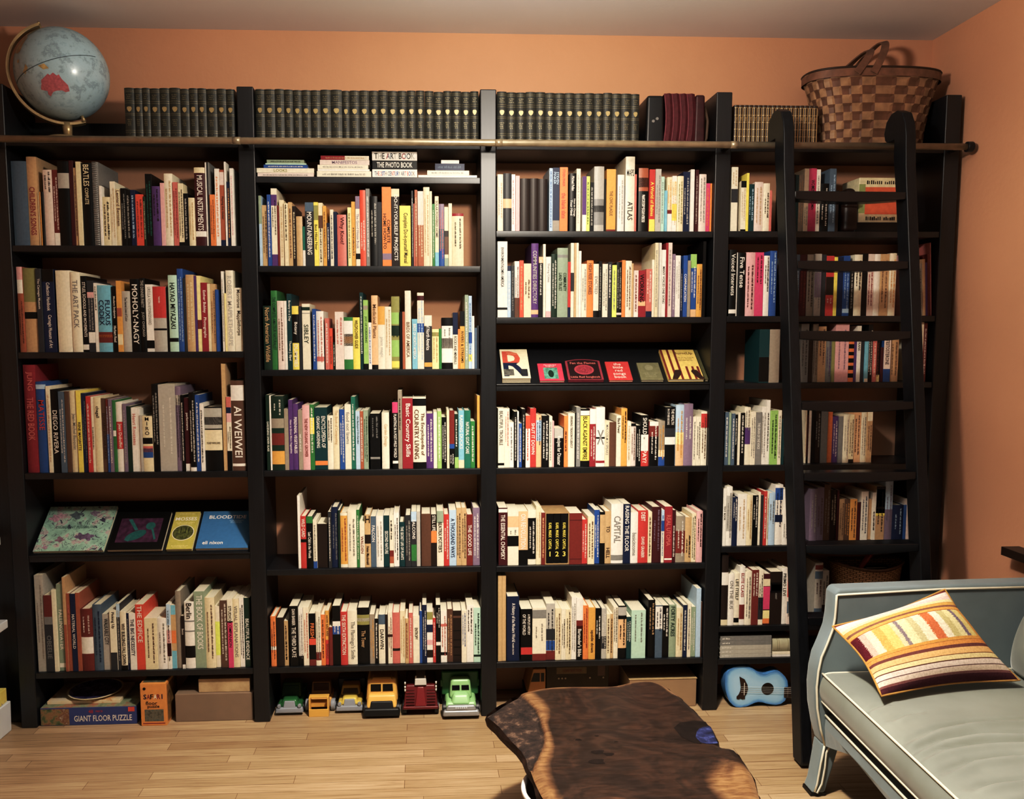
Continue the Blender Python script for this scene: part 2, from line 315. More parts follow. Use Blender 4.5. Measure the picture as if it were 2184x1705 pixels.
BOOKS = """
@a1 2.005
-18749 591 332 20 sl - ||box
-18256 385 350 20 tn cm CHILDREN'S SONGS@.12-.66||
-18020 74 212 20 cr k -||
-17950 55 212 20 am k -||
-17872 88 212 20 k k -||
-17643 357 299 20 pw k ~@.7-.97||
-17344 230 299 20 br w ~@.2-.9|0-.17w|
-17001 443 332 20 k lg -|.68-.86lg|
-16694 159 335 20 mr cr -||
-16552 112 307 20 tn db ~||
-16398 183 330 20 cr tn -||
-16102 397 326 20 k cr BEATLES@.72-.98 +COMPLETE@.5-.7||
-15770 255 331 20 gy k -||spiral
-15588 98 237 20 w lg -||
-15379 307 194 20 cr k ~||
-15122 194 255 20 iv tn ~||
-14908 222 226 20 cr bw !Leonard Bernstein@.35-.97||
-14694 194 228 20 k lg ~||
-14499 184 221 20 k lg ~||
-14309 185 221 20 nv lb ~||
-14058 304 204 20 ro br ~||
-13856 89 195 20 dk cr ~||
-13677 257 285 20 k tl ~||
-13390 305 236 20 pr db ~@.4-.95||
-13151 161 250 20 pk rs -||
-12900 329 287 20 iv tn ~||
-12625 209 253 20 rs br ~||
-12409 210 248 20 cr db ~|0-.06k|
-12206 186 208 20 k lg ~||
-11990 234 191 20 cr tn ~||
-11649 436 312 20 mr w MUSICAL INSTRUMENTS@.2-.9|.12-.19w .93-1cr|
-11390 71 332 20 w nv -||
-11327 42 332 20 dg lg -||
-11279 42 332 20 gy k -||
-11154 196 204 20 or bw ~||
-10957 186 307 20 w or ~||
-10760 196 303 20 si db Playing the Guitar@.2-.8|0-.08nv .8-.97pw|
-10622 66 334 20 w lg -||
-10514 139 256 20 nv am ~||
-10362 153 308 20 w pk ~||
@a2 1.578
-18915 222 343 20 si mr ~@.1-.6|.69-.85w .85-1pk|
-18539 518 338 20 tn ol -|.6-1ol .4-.48k|
-18172 204 336 20 dg w The Carnegie Museum@.45-.95||
-17829 471 334 20 nv w Collection Handbook@.5-.84 +Carnegie Museum of Art@.05-.45|.85-1k|
-17220 592 329 20 iv - ||
-16734 367 322 20 iv gy THE ART PACK@.3-.9||
-16423 243 307 20 k w STYLES, SCHOOLS AND MOVEMENTS@.2-.92|.03-.1w|
-16167 258 288 20 dg lg ~@.3-.8|.13-.28w .76-.84pk|
-15960 143 279 20 w k ~@.6-.95||
-15598 570 269 20 sb nv FLUXUS/CODEX@.4-.78|.14-.3br .22-.26or|
-15213 186 264 20 k w Modern Sculpture@.42-.95 +Herbert Read@.15-.4||
-15016 196 287 20 am or -|.1-.25cr .5-.62si|
-14751 321 246 20 lg k The Secret Lives of Color@.5-.9||
-14390 389 295 20 k w MOHOLY-NAGY@.06-.97||
-14084 211 298 20 k lg THE DINNER PARTY@.6-.97 +!JUDY CHICAGO@.2-.55||
-13823 298 273 20 w gy !URSULA VON RYDINGSVARD@.4-.96|.05-.17k|
-13410 516 264 20 lg w TASCHEN@.75-.85|.52-1rd .33-.36k|
-13095 100 262 20 k w -||
-12863 352 310 20 mt k !HAYAO MIYAZAKI@.3-.9|.13-.18k|
-12567 227 336 20 bl lb ~||
-12398 101 298 20 dg gy -||
-12179 324 312 20 tn cr ~||
-11966 91 307 20 pr cr -||
-11832 164 308 20 py am -|.3-.42br|
-11618 252 280 20 cm w !Esther Bubley@.5-.95 +Photographs@.2-.5||
-11431 111 276 20 cr tn -||
-11268 203 275 20 tn bw ~||
-11103 116 252 20 bl lb -||
-10864 106 326 20 w gy ~||
-10766 77 237 20 py tn -||
-10571 301 329 20 iv lg !ROBERT MAPPLETHORPE@.05-.95||
-10254 321 259 20 iv db !Morrisroe  Mapplethorpe@.25-.97||
@a3 1.083
-18770 476 444 20 cm rs !JUNG@.75-.95 +THE RED BOOK@.3-.7||
-18326 400 375 20 bl rd !MATISSE@.37-.9|.92-.97lb|
-18038 163 357 20 iv tn ~||
-17789 323 343 20 k w !DIEGO RIVERA@.22-.76||
-17508 226 335 20 sl w ~||
-17302 173 335 20 bw lg -||
-17071 275 337 20 cr gy !Jean-Michel Basquiat@.25-.75||
-16834 188 338 20 ye db !RENE MAGRITTE@.22-.66||
-16635 198 327 20 nv gy ~||
-16440 179 315 20 rd w ~||
-16287 116 312 20 iv k ~@.3-.6||
-16083 281 310 20 cr k !chagall@.68-.93||
-15842 189 305 20 bw db !EDWARD RUSCHA STAINS@.02-.95||
-15688 106 302 20 br lb ~|0-.52bl|
-15559 140 302 20 mv w ~||
-15425 116 297 20 gr lg -|.5-.58w|
-15223 277 289 20 w w !Jean Dubuffet@.34-.7|.33-.72rd|
-15003 150 282 20 mv lg ~||
-14840 165 272 20 dk sg -||
-14632 238 266 20 w rs !Henri Rousseau@.4-.92||
-14461 92 261 20 w lg -||
-14356 106 234 20 lg gy -||
-14099 395 231 20 cr k !MIRO@^.66-.98|.5-.61k .25-.42bl .35-.46rs|
-13764 263 362 20 k lg ~@.3-.9||
-13286 680 360 20 lg w ~@.2-.85||
-12832 215 352 20 mv db ~|.78-.9lg|
-12660 117 317 20 k w ~||
-12488 215 305 20 mr w performance@.4-.95|0-.1w|
-12254 240 327 20 k w ~|0-.05w|
-12038 181 317 20 bl w ~||
-11865 152 282 20 w k ~||
-11429 709 267 20 k k !THE ANDY WARHOL DIARIES@-.32-.55|.66-.98lg .72-.84db .32-.64cr|
-10950 167 445 20 tn am -||
-10763 197 308 20 iv k ~@.3-.6|0-.27k .66-.78pk .78-.86nv .86-1rs|
-10384 548 375 20 bw w !AI WEIWEI@.15-.72|.78-.95w .05-.08w|
@a5 0.236
-18822 349 415 20 lg tp ~||
-18475 330 330 20 dg gy !OBEELIE@.05-.6|.72-1br .62-.72gy|
-18221 167 353 20 iv - -||
-17990 281 375 20 sg w FALLINGWATER@.2-.75|.04-.09w|
-17785 118 406 20 tn or -|.0-.5si|
-17638 162 336 20 si rs HOME WORK@.5-.95||
-17447 207 335 20 nv w MATERIAL WORLD@.25-.78||
-17254 168 338 20 si mr -||
-16919 490 268 20 br w ~@.6-.9|.28-.55w|
-16484 367 285 20 sl nv ~||
-16135 317 243 20 lg k WALKABLE CITY@.45-.92||
-15836 268 260 20 iv k Picking Up@.7-.97|.0-.3dg|
-15624 143 286 20 dg lg ~|.8-1lb|
-15417 258 254 20 iv k WHY BUILDINGS FALL DOWN@.1-.8|0-.08k|
-15230 104 246 20 nv lg ~||
-15038 269 246 20 w nv THE BIG NECESSITY@.25-.9||
-14725 344 283 20 ro w THE EDIFICE@.42-.98||
-14288 519 223 20 cr bw ~||
-13824 395 222 20 w gy ~||
-13536 169 282 20 w k ~|.68-1lb .4-.6pk .2-.4mr|
-13348 195 276 20 tn or -|.0-.28sb .85-1sb .4-.6or|
-13134 220 335 20 tp k -||
-12951 135 231 20 db w !Sacco@.55-.85|0-.08w|
-12674 406 290 20 w k Berlin@.75-.98|.16-.34k .55-.57gy .7-.72gy|
-12241 447 334 20 sg w THE BOOK OF BOOKS@.25-.95||
-11813 397 307 20 cr bw ~||
-11503 211 267 20 iv gy -|.2-.75nl|
-11238 307 293 20 bw w ~@.1-.95||
-10968 221 300 20 iv k STUDIO COMPANION@.3-.9|0-.66hp .66-.68k|
-10727 247 299 20 cr gy VISUAL EXPLANATIONS@.15-.9||
-10500 196 301 20 w k ~||
-10272 247 301 20 dk w BEAUTIFUL EVIDENCE@.1-.7||
@b1 1.925
-9261 115 281 20 lb sg -|.6-1sg|
-9091 212 244 20 tn db ~||
-8902 154 285 20 bl w ~||
-8701 237 310 20 iv db ~@.4-.85|.78-.92pr 0-.15pr|
-8543 67 242 20 br cr -||
-8409 188 265 20 cr tn ~||
-8227 164 251 20 cr db ~@.4-.98||
-8059 159 256 20 tn bw ~||
-7904 140 240 20 db cr ~||
-7706 242 200 20 tn am -||
-7521 116 159 20 tl w -|0-.4w|
-7285 345 255 20 dg w MOUNTAINEERING@.18-.85|.86-1sl|
-7017 179 256 20 ye db Best Hikes Near@.2-.7|.72-.95ol|
-6834 175 254 20 cr k ~@.05-.6|.6-.8bw|
-6670 141 241 20 am bw ~||
-6531 126 173 20 nv w ~||
-6392 141 228 20 iv nv ~||
-6245 141 219 20 nv sl -||
-5986 366 207 20 rs mr Why Knot?@.4-.97||
-5775 43 210 20 dk - -||
-5672 151 237 20 py bw ~||
-5508 166 260 20 am bw ~@.15-.6||
-5332 175 281 20 iv mv The Good House Book@.25-.75|.82-1mv .1-.18k|
-5123 230 305 20 ro w ~@.2-.6||
-4919 166 312 20 gy w ~||
-4679 304 281 20 k lg ~@.3-.9||
-4433 176 258 20 dg - -||
-4153 373 318 20 or db COMPLETE/HOME HOW-TO@.2-.68|.08-.16mv|
-3796 329 312 20 db w DO-IT-YOURSELF PROJECTS@.05-.95|.9-1cr|
-3401 448 244 20 ye db Complete Do-it-yourself Manual@.05-.88||
-3103 78 305 20 dg w ~||
-3036 43 252 20 rs - -||
-2950 117 308 20 si cr ~||
-2769 231 302 20 si cr ~|.55-1pw|
-2522 251 319 20 cr tn ~||
-2344 93 303 20 cr - -||
-2240 103 252 20 gr w ~||
-2104 157 283 20 cr k SOLAR POWERED HOME@.4-.95|0-.2sb|
-1911 217 252 20 sl rs ~|0-.28bl .6-1mv|
-1713 167 240 20 cr db -|.2-.5bw 0-.14sg .5-.6db|
-1552 143 254 20 cr tn -||
-1242 466 214 20 cr db ~@.3-.9|.95-1cm|
@b2 1.502
-9097 328 262 20 dk tn North American Wildlife@.12-.97||
-8803 249 324 20 gr dk THE COMPLETE AMATEUR NATURALIST@.25-.92||
-8540 264 282 20 pw bw ~||
-8348 107 282 20 w lg -||
-8188 201 311 20 dt w Botany in a Day@.6-.95 +Thomas J. Elpel@!.1-.4||
-7942 280 261 20 k w Botany@.5-.8 +DUMMIES@.04-.4|0-.42ye .87-1ye|
-7745 102 260 20 dg ol -||
-7511 324 270 20 iv dk SIBLEY@.33-.75|.85-.86gy .9-.95dk|
-7178 152 249 20 bl w ~||
-6951 290 240 20 w rs ~|.14-.22rs|
-6667 167 211 20 rs w ~||
-6511 132 170 20 ro bw ~@.1-.8||
-6387 103 112 20 dk w ~||
-6152 355 237 20 pw rs ~@.4-.9||
-5788 361 215 20 gr - -|.19-.93w .45-.68db .5-.63am|
-5461 282 214 20 ye db WILDFLOWER GUIDE@.4-.95||
-5243 143 316 20 dt w ~@.2-.95||
-5069 193 285 20 lm dk JOY OF FORAGING@.3-.85|0-.08k .86-.92tp|
-4900 133 193 20 w bl ~||
-4701 253 304 20 pe bw Medicinal Plants@.4-.9|0-.06k|
-4428 283 259 20 iv lg plant magic@.1-.6|.71-1am|
-4149 263 258 20 iv tn ~@.2-.95||
-3845 333 300 20 ol dk ~@.42-.55|.02-.11ye .17-.4lm .46-.6dk .62-.78lm|
-3621 104 237 20 k gr -||
-3509 109 237 20 si br -||
-3326 244 323 20 iv bw BIRDS OF AMERICA@.15-.6||
-3054 219 207 20 sb w BIRDS OF NORTH AMERICA@.2-.9||
-2802 274 315 20 iv lb ~|.48-.6bl .9-.96mr|
-2499 319 222 20 dg w Birds of North America@.35-.97|.8-1iv .04-.12am|
-2194 279 165 20 py tn ~|.82-.92ol|
-1994 109 167 20 gr lm -||
-1705 455 212 20 k gy ~@.6-.8|.12-.84w .4-.6db|
-1367 210 233 20 iv dg ROCKS AND MINERALS@.08-.58|.61-1nv|
-1216 79 165 20 or bw -||
-1073 195 239 20 am db RIVERS & STREAMS@.1-.65|.74-1k|
-892 155 306 20 sg w ~||
-741 135 302 20 lb bl ~|.1-.2ye .35-.5bl|
-620 95 219 20 w lg -||
-515 105 170 20 sl w -||
-419 75 179 20 dg lg -||
@b3 1.083
-9176 143 315 20 dk w GARDENING UNDER GLASS@.25-.65||
-9065 68 312 20 w - -||
-8767 516 310 20 dk w ~@.74-.95|.57-.7tp .34-.5br .08-.26am|
-8419 168 257 20 tp pk -||
-8244 168 294 20 pr w How to Grow More Vegetables@.15-.8||
-8045 218 277 20 pr w PERENNIAL VEGETABLES@.25-.8||
-7841 178 251 20 tp w ~@.3-.6||
-7597 298 271 20 pk br THE NEW ORGANIC GROWER@.2-.8||
-7352 179 274 20 gr w ~@.25-.95|.55-.8ye|
-6998 518 261 20 dt w ENCYCLOPEDIA OF/ORGANIC GARDENING@.35-.86|.07-.14or|
-6615 234 227 20 iv dg ~@.5-.95||
-6360 264 262 20 cr tn The Book of Composting@.4-.95||
-6117 209 253 20 bl w ~||
-5877 260 273 20 iv gy food not lawns@.3-.97||
-5651 180 305 20 tl w ~||
-5466 180 245 20 lb dk the Backyard Orchardist@.4-.95||
-5302 135 244 20 si w ~||
-5132 195 248 20 sg dk ~||
-4750 406 234 20 k gy ~@.55-.95|.18-.22gy|
-4315 301 237 20 iv tn Garden Design@.4-.8||
-3906 231 281 20 k w PLANTING IN A POST-WILD WORLD@.17-.82|.84-1hp .08-.12w|
-3700 171 329 20 tp db ~@.5-.9||
-3389 438 297 20 cm w Basic Country Skills@.12-.97||
-2889 550 301 20 iv bw The Encyclopedia of/COUNTRY LIVING@.14-.83|0-.09k .88-.98k|
-2459 298 232 20 pr w ~||
-2226 156 237 20 iv tn -||
-2054 176 242 20 lm w ~||
-1857 207 216 20 k w ~||
-1694 106 247 20 cr tn -||
-1529 212 244 20 k w ~@.05-.25|.42-1br .34-.42bl|
-1336 162 229 20 dk w ~@.4-.9|0-.2lm|
-1133 233 244 20 sb w RAISING DUCKS@.3-.95|0-.14cr|
-879 263 244 20 tl w NATURAL GOAT CARE@.25-.8||
-650 182 198 20 gr w ~||
-411 111 306 20 am tn -||
@b5 0.662
-7994 110 311 20 w gy -||thin
-7813 241 224 20 rd w WILD CARD@.6-.95|.5-.56k|
-7551 271 223 20 k w Last Child in the Woods@.2-.7|.87-1gr|
-7329 161 207 20 iv gy ~|0-.15bl|
-7031 423 189 20 db tp -||
-6707 131 242 20 dg w ~||
-6500 272 260 20 nv gy ~||
-6315 85 248 20 dk lg -||
-6117 298 235 20 am si ~|0-.06iv .95-1iv|
-5778 369 246 20 iv gy ~@.2-.85||
-5524 126 248 20 gr w ~||
-5352 207 197 20 iv br WALDEN@.3-.7||
-5118 248 227 20 tn k H@-.84-.98 +!Helen Macdonald@.05-.4|.45-.62db|
-4877 223 219 20 sl w FALCON@.5-.82||
-4610 299 219 20 w lg ~||
-4330 249 221 20 dt w SECOND NATURE@.25-.7||
-4113 172 223 20 iv k ~@.5-.9|.07-.2si .2-.32br|
-3909 223 233 20 w k ~||
-3667 249 192 20 dt w THE SECRET LIFE OF PLANTS@.15-.9||
-3412 249 222 20 dg lg ~||
-3170 224 237 20 dg w FALCONS@.5-.85|.82-1lb .1-.4gr|
-2973 158 236 20 lg gy -||
-2651 413 226 20 bw - -||
-2318 240 223 20 db w STILL LIFE@.68-.98|.45-.68or|
-2049 286 239 20 iv k !BEATRIX POTTER'S@.25-.8|.78-1sg|
-1787 225 223 20 rd w ~||
-1518 302 241 20 lb nv A THOUSAND WAYS@.15-.85||
-1256 210 250 20 tn db ~||
-1038 215 250 20 tn db ~||
-794 261 221 20 br w THE GOOD LIFE@.2-.8||
-511 293 249 20 mv w ~||
@b6 0.236
-9179 222 219 20 or bw ~|.33-.4w|
-8899 324 213 20 db k -||
-8645 172 197 20 tn k ~||
-8306 360 264 20 k w !DAN BARBER@.68-.95 +THE THIRD PLATE@.15-.65||
-8021 198 253 20 w gy ~|0-.17k|
-7797 239 256 20 iv rs ~||
-7529 285 229 20 k or FRESH@.53-.82|.4-.52ro 0-.12br|
-7273 214 239 20 iv gy ~|.1-.25br|
-7074 173 223 20 or db ~||
-6903 158 238 20 am bw HOW BAD ARE@.5-.95 +BANANAS?@.05-.45|0-.46rd|
-6744 147 169 20 br w -||
-6501 327 261 20 k w ~@.52-.72|.52-.66bl .66-.74w|
-6186 291 234 20 rd w THE SIXTH EXTINCTION@.2-.95||
-5832 404 238 20 iv gy The Flamingo's Smile@.1-.8||
-5365 518 248 20 k tn The Tower@.3-.6|.7-.88ol .76-.82w|
-4995 210 218 20 tp am ~||
-4803 164 199 20 k w ~||
-4576 277 217 20 iv dg DARWIN@.3-.7|.8-1sl|
-4378 107 217 20 db lg -||
-4224 190 227 20 iv br ~|.52-.57db|
-3966 314 224 20 rs db -|.25-.3db|
-3695 216 231 20 cr tn ~||
-3507 149 199 20 tn br ~||
-3339 175 223 20 rs w ~||
-3106 278 209 20 iv k ENTROPY@.5-.75||
-2907 108 230 20 bl w -||
-2752 191 256 20 nv w ~||
-2525 253 224 20 w k -|.1-.25db .35-.45pk .6-.75nv .85-1ol|
-2330 123 197 20 rd w ~||
-2162 201 255 20 k w ~@.6-.95|.3-.36w|
-1924 264 228 20 w rs ~|.14-.2k .7-.75rs|
-1659 253 233 20 bw tn ~||
-1348 357 227 20 db k -|.12-.14k .28-.3k .42-.44k .6-.62k .86-.9bw|
-1054 217 231 20 iv bl ~@.3-.95||
-794 290 252 20 w k ~@.5-.95||
-495 296 241 20 mt dk ~|.1-.14dk|
@c1 2.068
507 233 229 20 iv tn ~@.2-.85||
801 342 233 20 dg lg -|.4-.56pe|
1054 153 230 20 w rs ~||
1224 173 224 20 pk tn -||
1518 403 213 20 db bw -||
1902 353 213 20 db bw -||
2271 374 212 20 db bw -||
2596 144 254 20 lb bl ~@.05-.95||
2816 284 257 20 nv lb STEVEN/PINKER@!.7-.97|0-.17tp|
3131 335 259 20 or rd the blank slate@.2-.6 +!STEVEN PINKER@.7-.97||
3515 280 235 20 k w How to Change/Your Mind@.2-.62 +!Michael Pollan@.7-.95||
3748 175 254 20 iv lg ~||
3986 170 222 20 w pr ~@.3-.95|.3-1pr|
4149 145 223 20 nl dk ~||
4313 170 199 20 k lg ~||
4609 411 264 20 lg dg -|.1-.5gy .3-.4dg|
4861 80 214 20 k br -||
5098 382 252 20 am bw THE CIVIC PLAGUE@.25-.65|0-.03br|
5521 271 231 20 w lg ~||
5678 30 185 20 gy - -||
5887 377 303 20 iv dg MAPS@-.72-.85 +ATLAS@.15-.4||
6121 80 232 20 rs w -||
6468 399 259 20 k w FAR FROM THE TREE@.15-.58 +!ANDREW SOLOMON@.15-.58|.64-1si .7-.85db|
6827 237 253 20 rd ye A World of Babies@.25-.8|0-.2ye .8-1rd|
7070 237 254 20 lg gy ~||
7265 141 224 20 mt gy ~||
7397 111 167 20 sb w -||
7564 212 223 20 cr am ~@.4-.95|0-.33w .33-.4br|
7772 192 228 20 w am ~|.2-.5ye .65-.9cr|
7998 248 226 20 cr ol ~||
8272 289 245 20 nv lg ~||
8501 157 253 20 w gy -||
8710 147 253 20 mr lg ~||
8934 289 234 20 pw gy ~@.15-.95||
9170 172 198 20 hp or ~||
9308 91 198 20 or br -||
@c2 1.715
596 411 311 20 w k ENVIRONMENTALISM@.6-.92 +IN AMERICA@.4-.6|.1-.13k|
880 145 212 20 lb w ~|.9-1nv|
1030 145 212 20 dg gy ~||
1206 195 231 20 w br ~|0-.35bw|
1395 170 234 20 ro tn ~||
1641 311 221 20 cr bw ~@.35-.7||
1951 296 304 20 pr lg COMMUNITIES DIRECTORY@.18-.9|.04-.1pe|
2196 181 248 20 k w ~@.35-.95|.9-1pe|
2347 110 301 20 iv - -||
2516 216 249 20 w gy Sharing Cities@.5-.97|0-.1pk|
2753 247 260 20 dk w ~||
3102 439 285 20 sg dk COMMUNITY/LAND TRUST@.38-.64|.86-.9gy|
3388 120 228 20 rd w -|0-.18nv|
3522 136 306 20 iv br -|.35-.6dg|
3636 80 306 20 tn - -||
3729 95 306 20 iv - -||
3838 111 273 20 w gy -||
4008 217 220 20 iv gy ~||
4259 273 234 20 or bw HIGH RISE STORIES@.4-.95||
4513 222 220 20 iv gy EVICTED@.25-.95|0-.12k|
4693 126 231 20 k lg ~||
4899 223 220 20 iv gy ~||
5100 167 228 20 dg w ~@.35-.95||
5283 187 215 20 nl gy ~||
5494 223 228 20 k lg ~|.04-.08pw|
5685 147 236 20 or br -||
5889 249 233 20 iv bw ~||
6059 81 223 20 tn - -||
6200 188 193 20 pw br ~|.0-.1w|
6455 310 193 20 cm k WORKING@.32-.92|.24-.34pe|
6741 249 199 20 rs w ~@.3-.95|0-.12nv|
6927 112 238 20 iv lg -||
7055 132 307 20 cr gy ~||
7157 60 307 20 lg nv -||
7229 71 307 20 w gy -||
7357 173 278 20 w k MANY VOICES ONE SONG@.2-.75||
7498 96 307 20 cm w -||
7638 173 308 20 pw gy ~||
7792 122 261 20 mv w ~||
7966 214 255 20 w lg ~@.3-.9||
8133 107 199 20 nv lg ~||
8279 174 255 20 bl w COMMUNICATION@.25-.7||
8438 133 234 20 tp w -||
8644 266 261 20 bl w ~@.3-.8|.78-1lm 0-.12pe|
8896 225 220 20 am bw ~||
9076 123 313 20 k lg -||
@c4 1.083
542 265 251 20 iv dg BEAUTIFUL TROUBLE@.38-.96|.04-.08k|
790 219 251 20 iv rs ~@.35-.95||
994 178 192 20 w gy ~||
1156 132 238 20 k w ~||
1263 71 238 20 w bl ~||
1365 122 187 20 bl w ~||
1506 148 248 20 k lg ~||
1680 189 220 20 w ro ~|.75-1ro|
1906 250 250 20 rd w SHUT IT DOWN@.22-.75||
2147 220 222 20 pe nv ~@.4-.95|.5-.9lb|
2421 317 219 20 k w ~||
2655 138 216 20 iv gy ~||
2762 66 196 20 pk - -||
2986 369 165 20 k w Recipes for Disaster@.05-.8|.75-1lg|
3192 30 167 20 k - -||
3300 174 218 20 or k ~@.3-.7||
3534 282 228 20 iv dg SPEAKING TREASON FLUENTLY@.35-.95||
3709 56 231 20 k - -||
3835 185 254 20 gy w ~||
4124 381 246 20 k k BLACK AGAINST EMPIRE@.12-.87|.1-.88ye .89-.97w|
4449 257 246 20 cm w ~@.1-.7|.74-1w|
4772 376 253 20 w gy X@-.38-.62|.06-.1cm .47-.5k|
5061 190 194 20 cr gy MALCOLM X SPEAKS@!.25-.92||
5307 289 189 20 bw tn -||
5561 206 217 20 iv k Black Power@.65-.95||
5797 253 247 20 am db ~@.4-.95||
6009 160 191 20 iv tn ~||
6201 212 183 20 pw bw ~|.93-1k|
6409 191 175 20 k w ~||
6668 316 218 20 k w SHOULD@.63-.95 +AMERICA@.35-.62 +PAY?@.05-.33|.3-.62w 0-.3rd|
6863 62 190 20 br w -||
7092 384 190 20 k w ~|.66-.9br .9-1w|
7425 270 192 20 tp am ~|0-.2bl .2-.35cr|
7784 437 251 20 k w THE WEALTH/IN OTHER BOOKS@.7-.97|.5-.64dg .36-.49w|
8181 344 261 20 lb am ~|0-.35pe .35-.55py|
8551 386 265 20 mv w ~@.4-.8||
8820 140 209 20 iv gy ~||
8995 198 209 20 iv dg ~||
9227 254 232 20 iv bw ~|.7-.96rd|
@c5 0.66
626 381 250 20 mr w THE ESSENTIAL CHOMSKY@!.1-.88|.92-.98w|
1058 470 237 20 iv gy ~@.55-.65|.35-.54k .7-.9pe|
1497 398 233 20 pe w ON REVOLUTION@.3-.95|0-.28k|
1873 341 236 20 iv w ~@.2-.8|.1-.86k|
2158 217 253 20 cr tn ~||
2353 160 227 20 br pe ~||
2955 1034 226 20 tn - -||slipcase
3749 541 223 20 br mr -|.1-.11mr .86-.87mr|
4142 234 193 20 rd w ~||
4411 292 209 20 cr bw ~@.1-.9||
4677 229 234 20 bl w ~||
4905 214 226 20 k pe -|.4-.95tn|
5153 271 228 20 tn db TO@.6-.72 +HELL@.1-.3||
5553 518 259 20 w gy CAPITAL@.35-.8|.05-.14gy|
5973 309 259 20 nv w RAISING THE FLOOR@.2-.97||
6293 319 222 20 w gy basicincome@.15-.6||
6673 430 229 20 rd w DEBT@.8-.97 +!DAVID GRAEBER@.1-.5||
6978 167 223 20 cr bw ~||
7267 399 244 20 mr mv ~@.2-.95||
7536 126 230 20 lb bl ~|0-.6iv .6-.8bl|
7773 337 246 20 cm rs REAL UTOPIA@.3-.85|.05-.08w|
8023 152 230 20 mr w ~@.1-.7||
8308 406 203 20 tp w ~|.2-.68br|
8657 279 197 20 tn k ~@.1-.6||
8900 195 213 20 cr k ~@.05-.95||
9132 258 225 20 pk k ~@.3-.95||
@c6 0.236
498 177 378 20 tn am -||
675 166 378 20 tn am -||
1067 533 285 20 nv w A History of the Modern World@.3-.9 +PALMER COLTON@!.1-.28||
1648 492 230 20 k w A PEOPLE'S HISTORY/OF THE WORLD@.5-.9|.12-.26rd|
2198 597 235 20 iv gy ~@.35-.7|0-.13br .8-.96gy|
2697 388 250 20 lg dg ~|0-.16br .17-.34bl .35-.55dg|
3025 257 230 20 cr bw ~||
3257 194 227 20 iv k ~@.2-.8||
3480 241 224 20 cr db ~@.1-.95||
3709 205 277 20 w gy ~||
3960 284 274 20 w w Bartender's Bible@.05-.5|0-.55k .5-.64br|
4223 231 239 20 or br ~@.2-.95||
4495 300 231 20 am db upside down@.1-.6||
4786 269 225 20 k w ~@.4-.85||
5034 216 224 20 lg w ~|.2-.45dg|
5227 158 199 20 cr bw ~||
5375 126 199 20 tn k ~||
5545 201 231 20 iv db ~@.3-.98||
5828 354 235 20 k k ~@.25-.75|.2-.75pe .82-.98lg|
6114 206 187 20 dt w ~@.4-.9||
6539 631 215 20 mt gy ~@.3-.95||
7118 303 258 20 k tn ~@.4-.95||
7432 313 235 20 sl nv ~@.5-.95|.55-.98w|
7743 298 232 20 k w ~@.4-.95||
8055 314 234 20 sg dk FORTY ACRES@.4-.97||
8362 288 220 20 cr tn ~||
8602 181 233 20 nv w ~||
8776 154 240 20 iv gy ~||
8963 208 224 20 sg w ~||
9177 208 307 20 lb sl -||
9310 47 247 20 bw k -||
@d1 2.07
10278 275 262 20 iv tn ~@.7-.95|.45-.66dg|
10675 219 206 20 iv tn ~@.2-.85|0-.04k .87-1k|
10841 102 238 20 ye dk -||
11028 260 194 20 dt lb ~@.2-.9||
11341 353 203 20 pw tn ~||
11651 256 197 20 iv db ~@.25-.8||
11831 92 168 20 rs mr -||
12836 175 236 30 k lg ~@.6-.9||
12991 123 234 30 dt w -||
13167 216 234 30 tp tn ~||
13379 196 260 30 iv gy ~@.1-.4||
13643 320 261 30 hp k WOMEN@.62-.82 +WOMEN@.35-.5||
13896 175 257 30 w gy ~||
14181 383 200 30 k w ~||
14518 279 261 30 sl lb ~||
14726 124 171 30 db - -||
@d2 1.718
10309 304 276 20 k w Voiced Interests@.3-.95|.04-.1w|
10490 46 265 20 w - -||
10692 345 264 20 k w Five Tense@.45-.93||
11074 408 266 20 pk mr ~@.1-.8||
11462 356 266 20 hp mr ~@.5-.95||
11765 238 252 20 w k ~@.4-.97||
12035 290 272 20 bl lb ~@.2-.97||
13107 239 258 30 sl lb ~||
13394 323 258 30 mr br ~||
13716 307 259 30 tp db ~||
14013 276 261 30 lg gy ~|.3-.7mv|
14267 219 258 30 dg lg -||
14550 334 253 30 rd w ~@.2-.3|.35-.65db|
14793 141 248 30 ye k -||
14990 240 248 30 nv - -||
15258 283 253 30 bl lb ~|.05-.12lb|
15494 178 198 30 k lg ~||
15756 336 258 30 iv k ~@.4-.9||
16059 257 263 30 k ol -||
16335 283 261 30 pw cm ~@.15-.7||
16611 257 261 30 w mr -||
16935 379 261 30 tn bw ~||
17278 295 264 30 iv am ~||
18446 126 269 30 pk rs ~||
18579 126 221 30 tp db ~||
18711 126 239 30 tn br -||
18844 127 226 30 pr - -||
18963 100 261 30 br - -||
19036 35 309 30 rs gy -||
@d3 1.436
11741 433 226 20 dt k -|.02-.48k|
12190 454 226 20 tp gy -||
13540 341 249 30 gy db ~||
13811 189 185 30 db k -||
14027 231 248 30 tp bw ~||
14317 337 238 30 tn mr ~@.3-.95||
14620 258 205 30 gy pr ~||
14818 126 179 30 ol dk -||
15180 586 248 30 pk mv ~@.2-.9||
15603 248 184 30 or k -|.1-.2k .28-.38k .45-.55k .62-.7k .78-.88k|
15788 110 184 30 pr - -||
15934 169 240 30 w k TRANS@.4-.9||
16101 153 184 30 dg lg -||
16260 153 184 30 sb w -|0-.08iv|
16437 190 245 30 k w ~||
16623 169 184 30 rs w ~||
16803 180 186 30 k br ~|0-.16py|
16955 111 148 30 mr - -||
17167 302 184 30 bl k TESTOSTERONE@.4-.98|.3-1pw|
17521 393 189 30 tn bw ~||
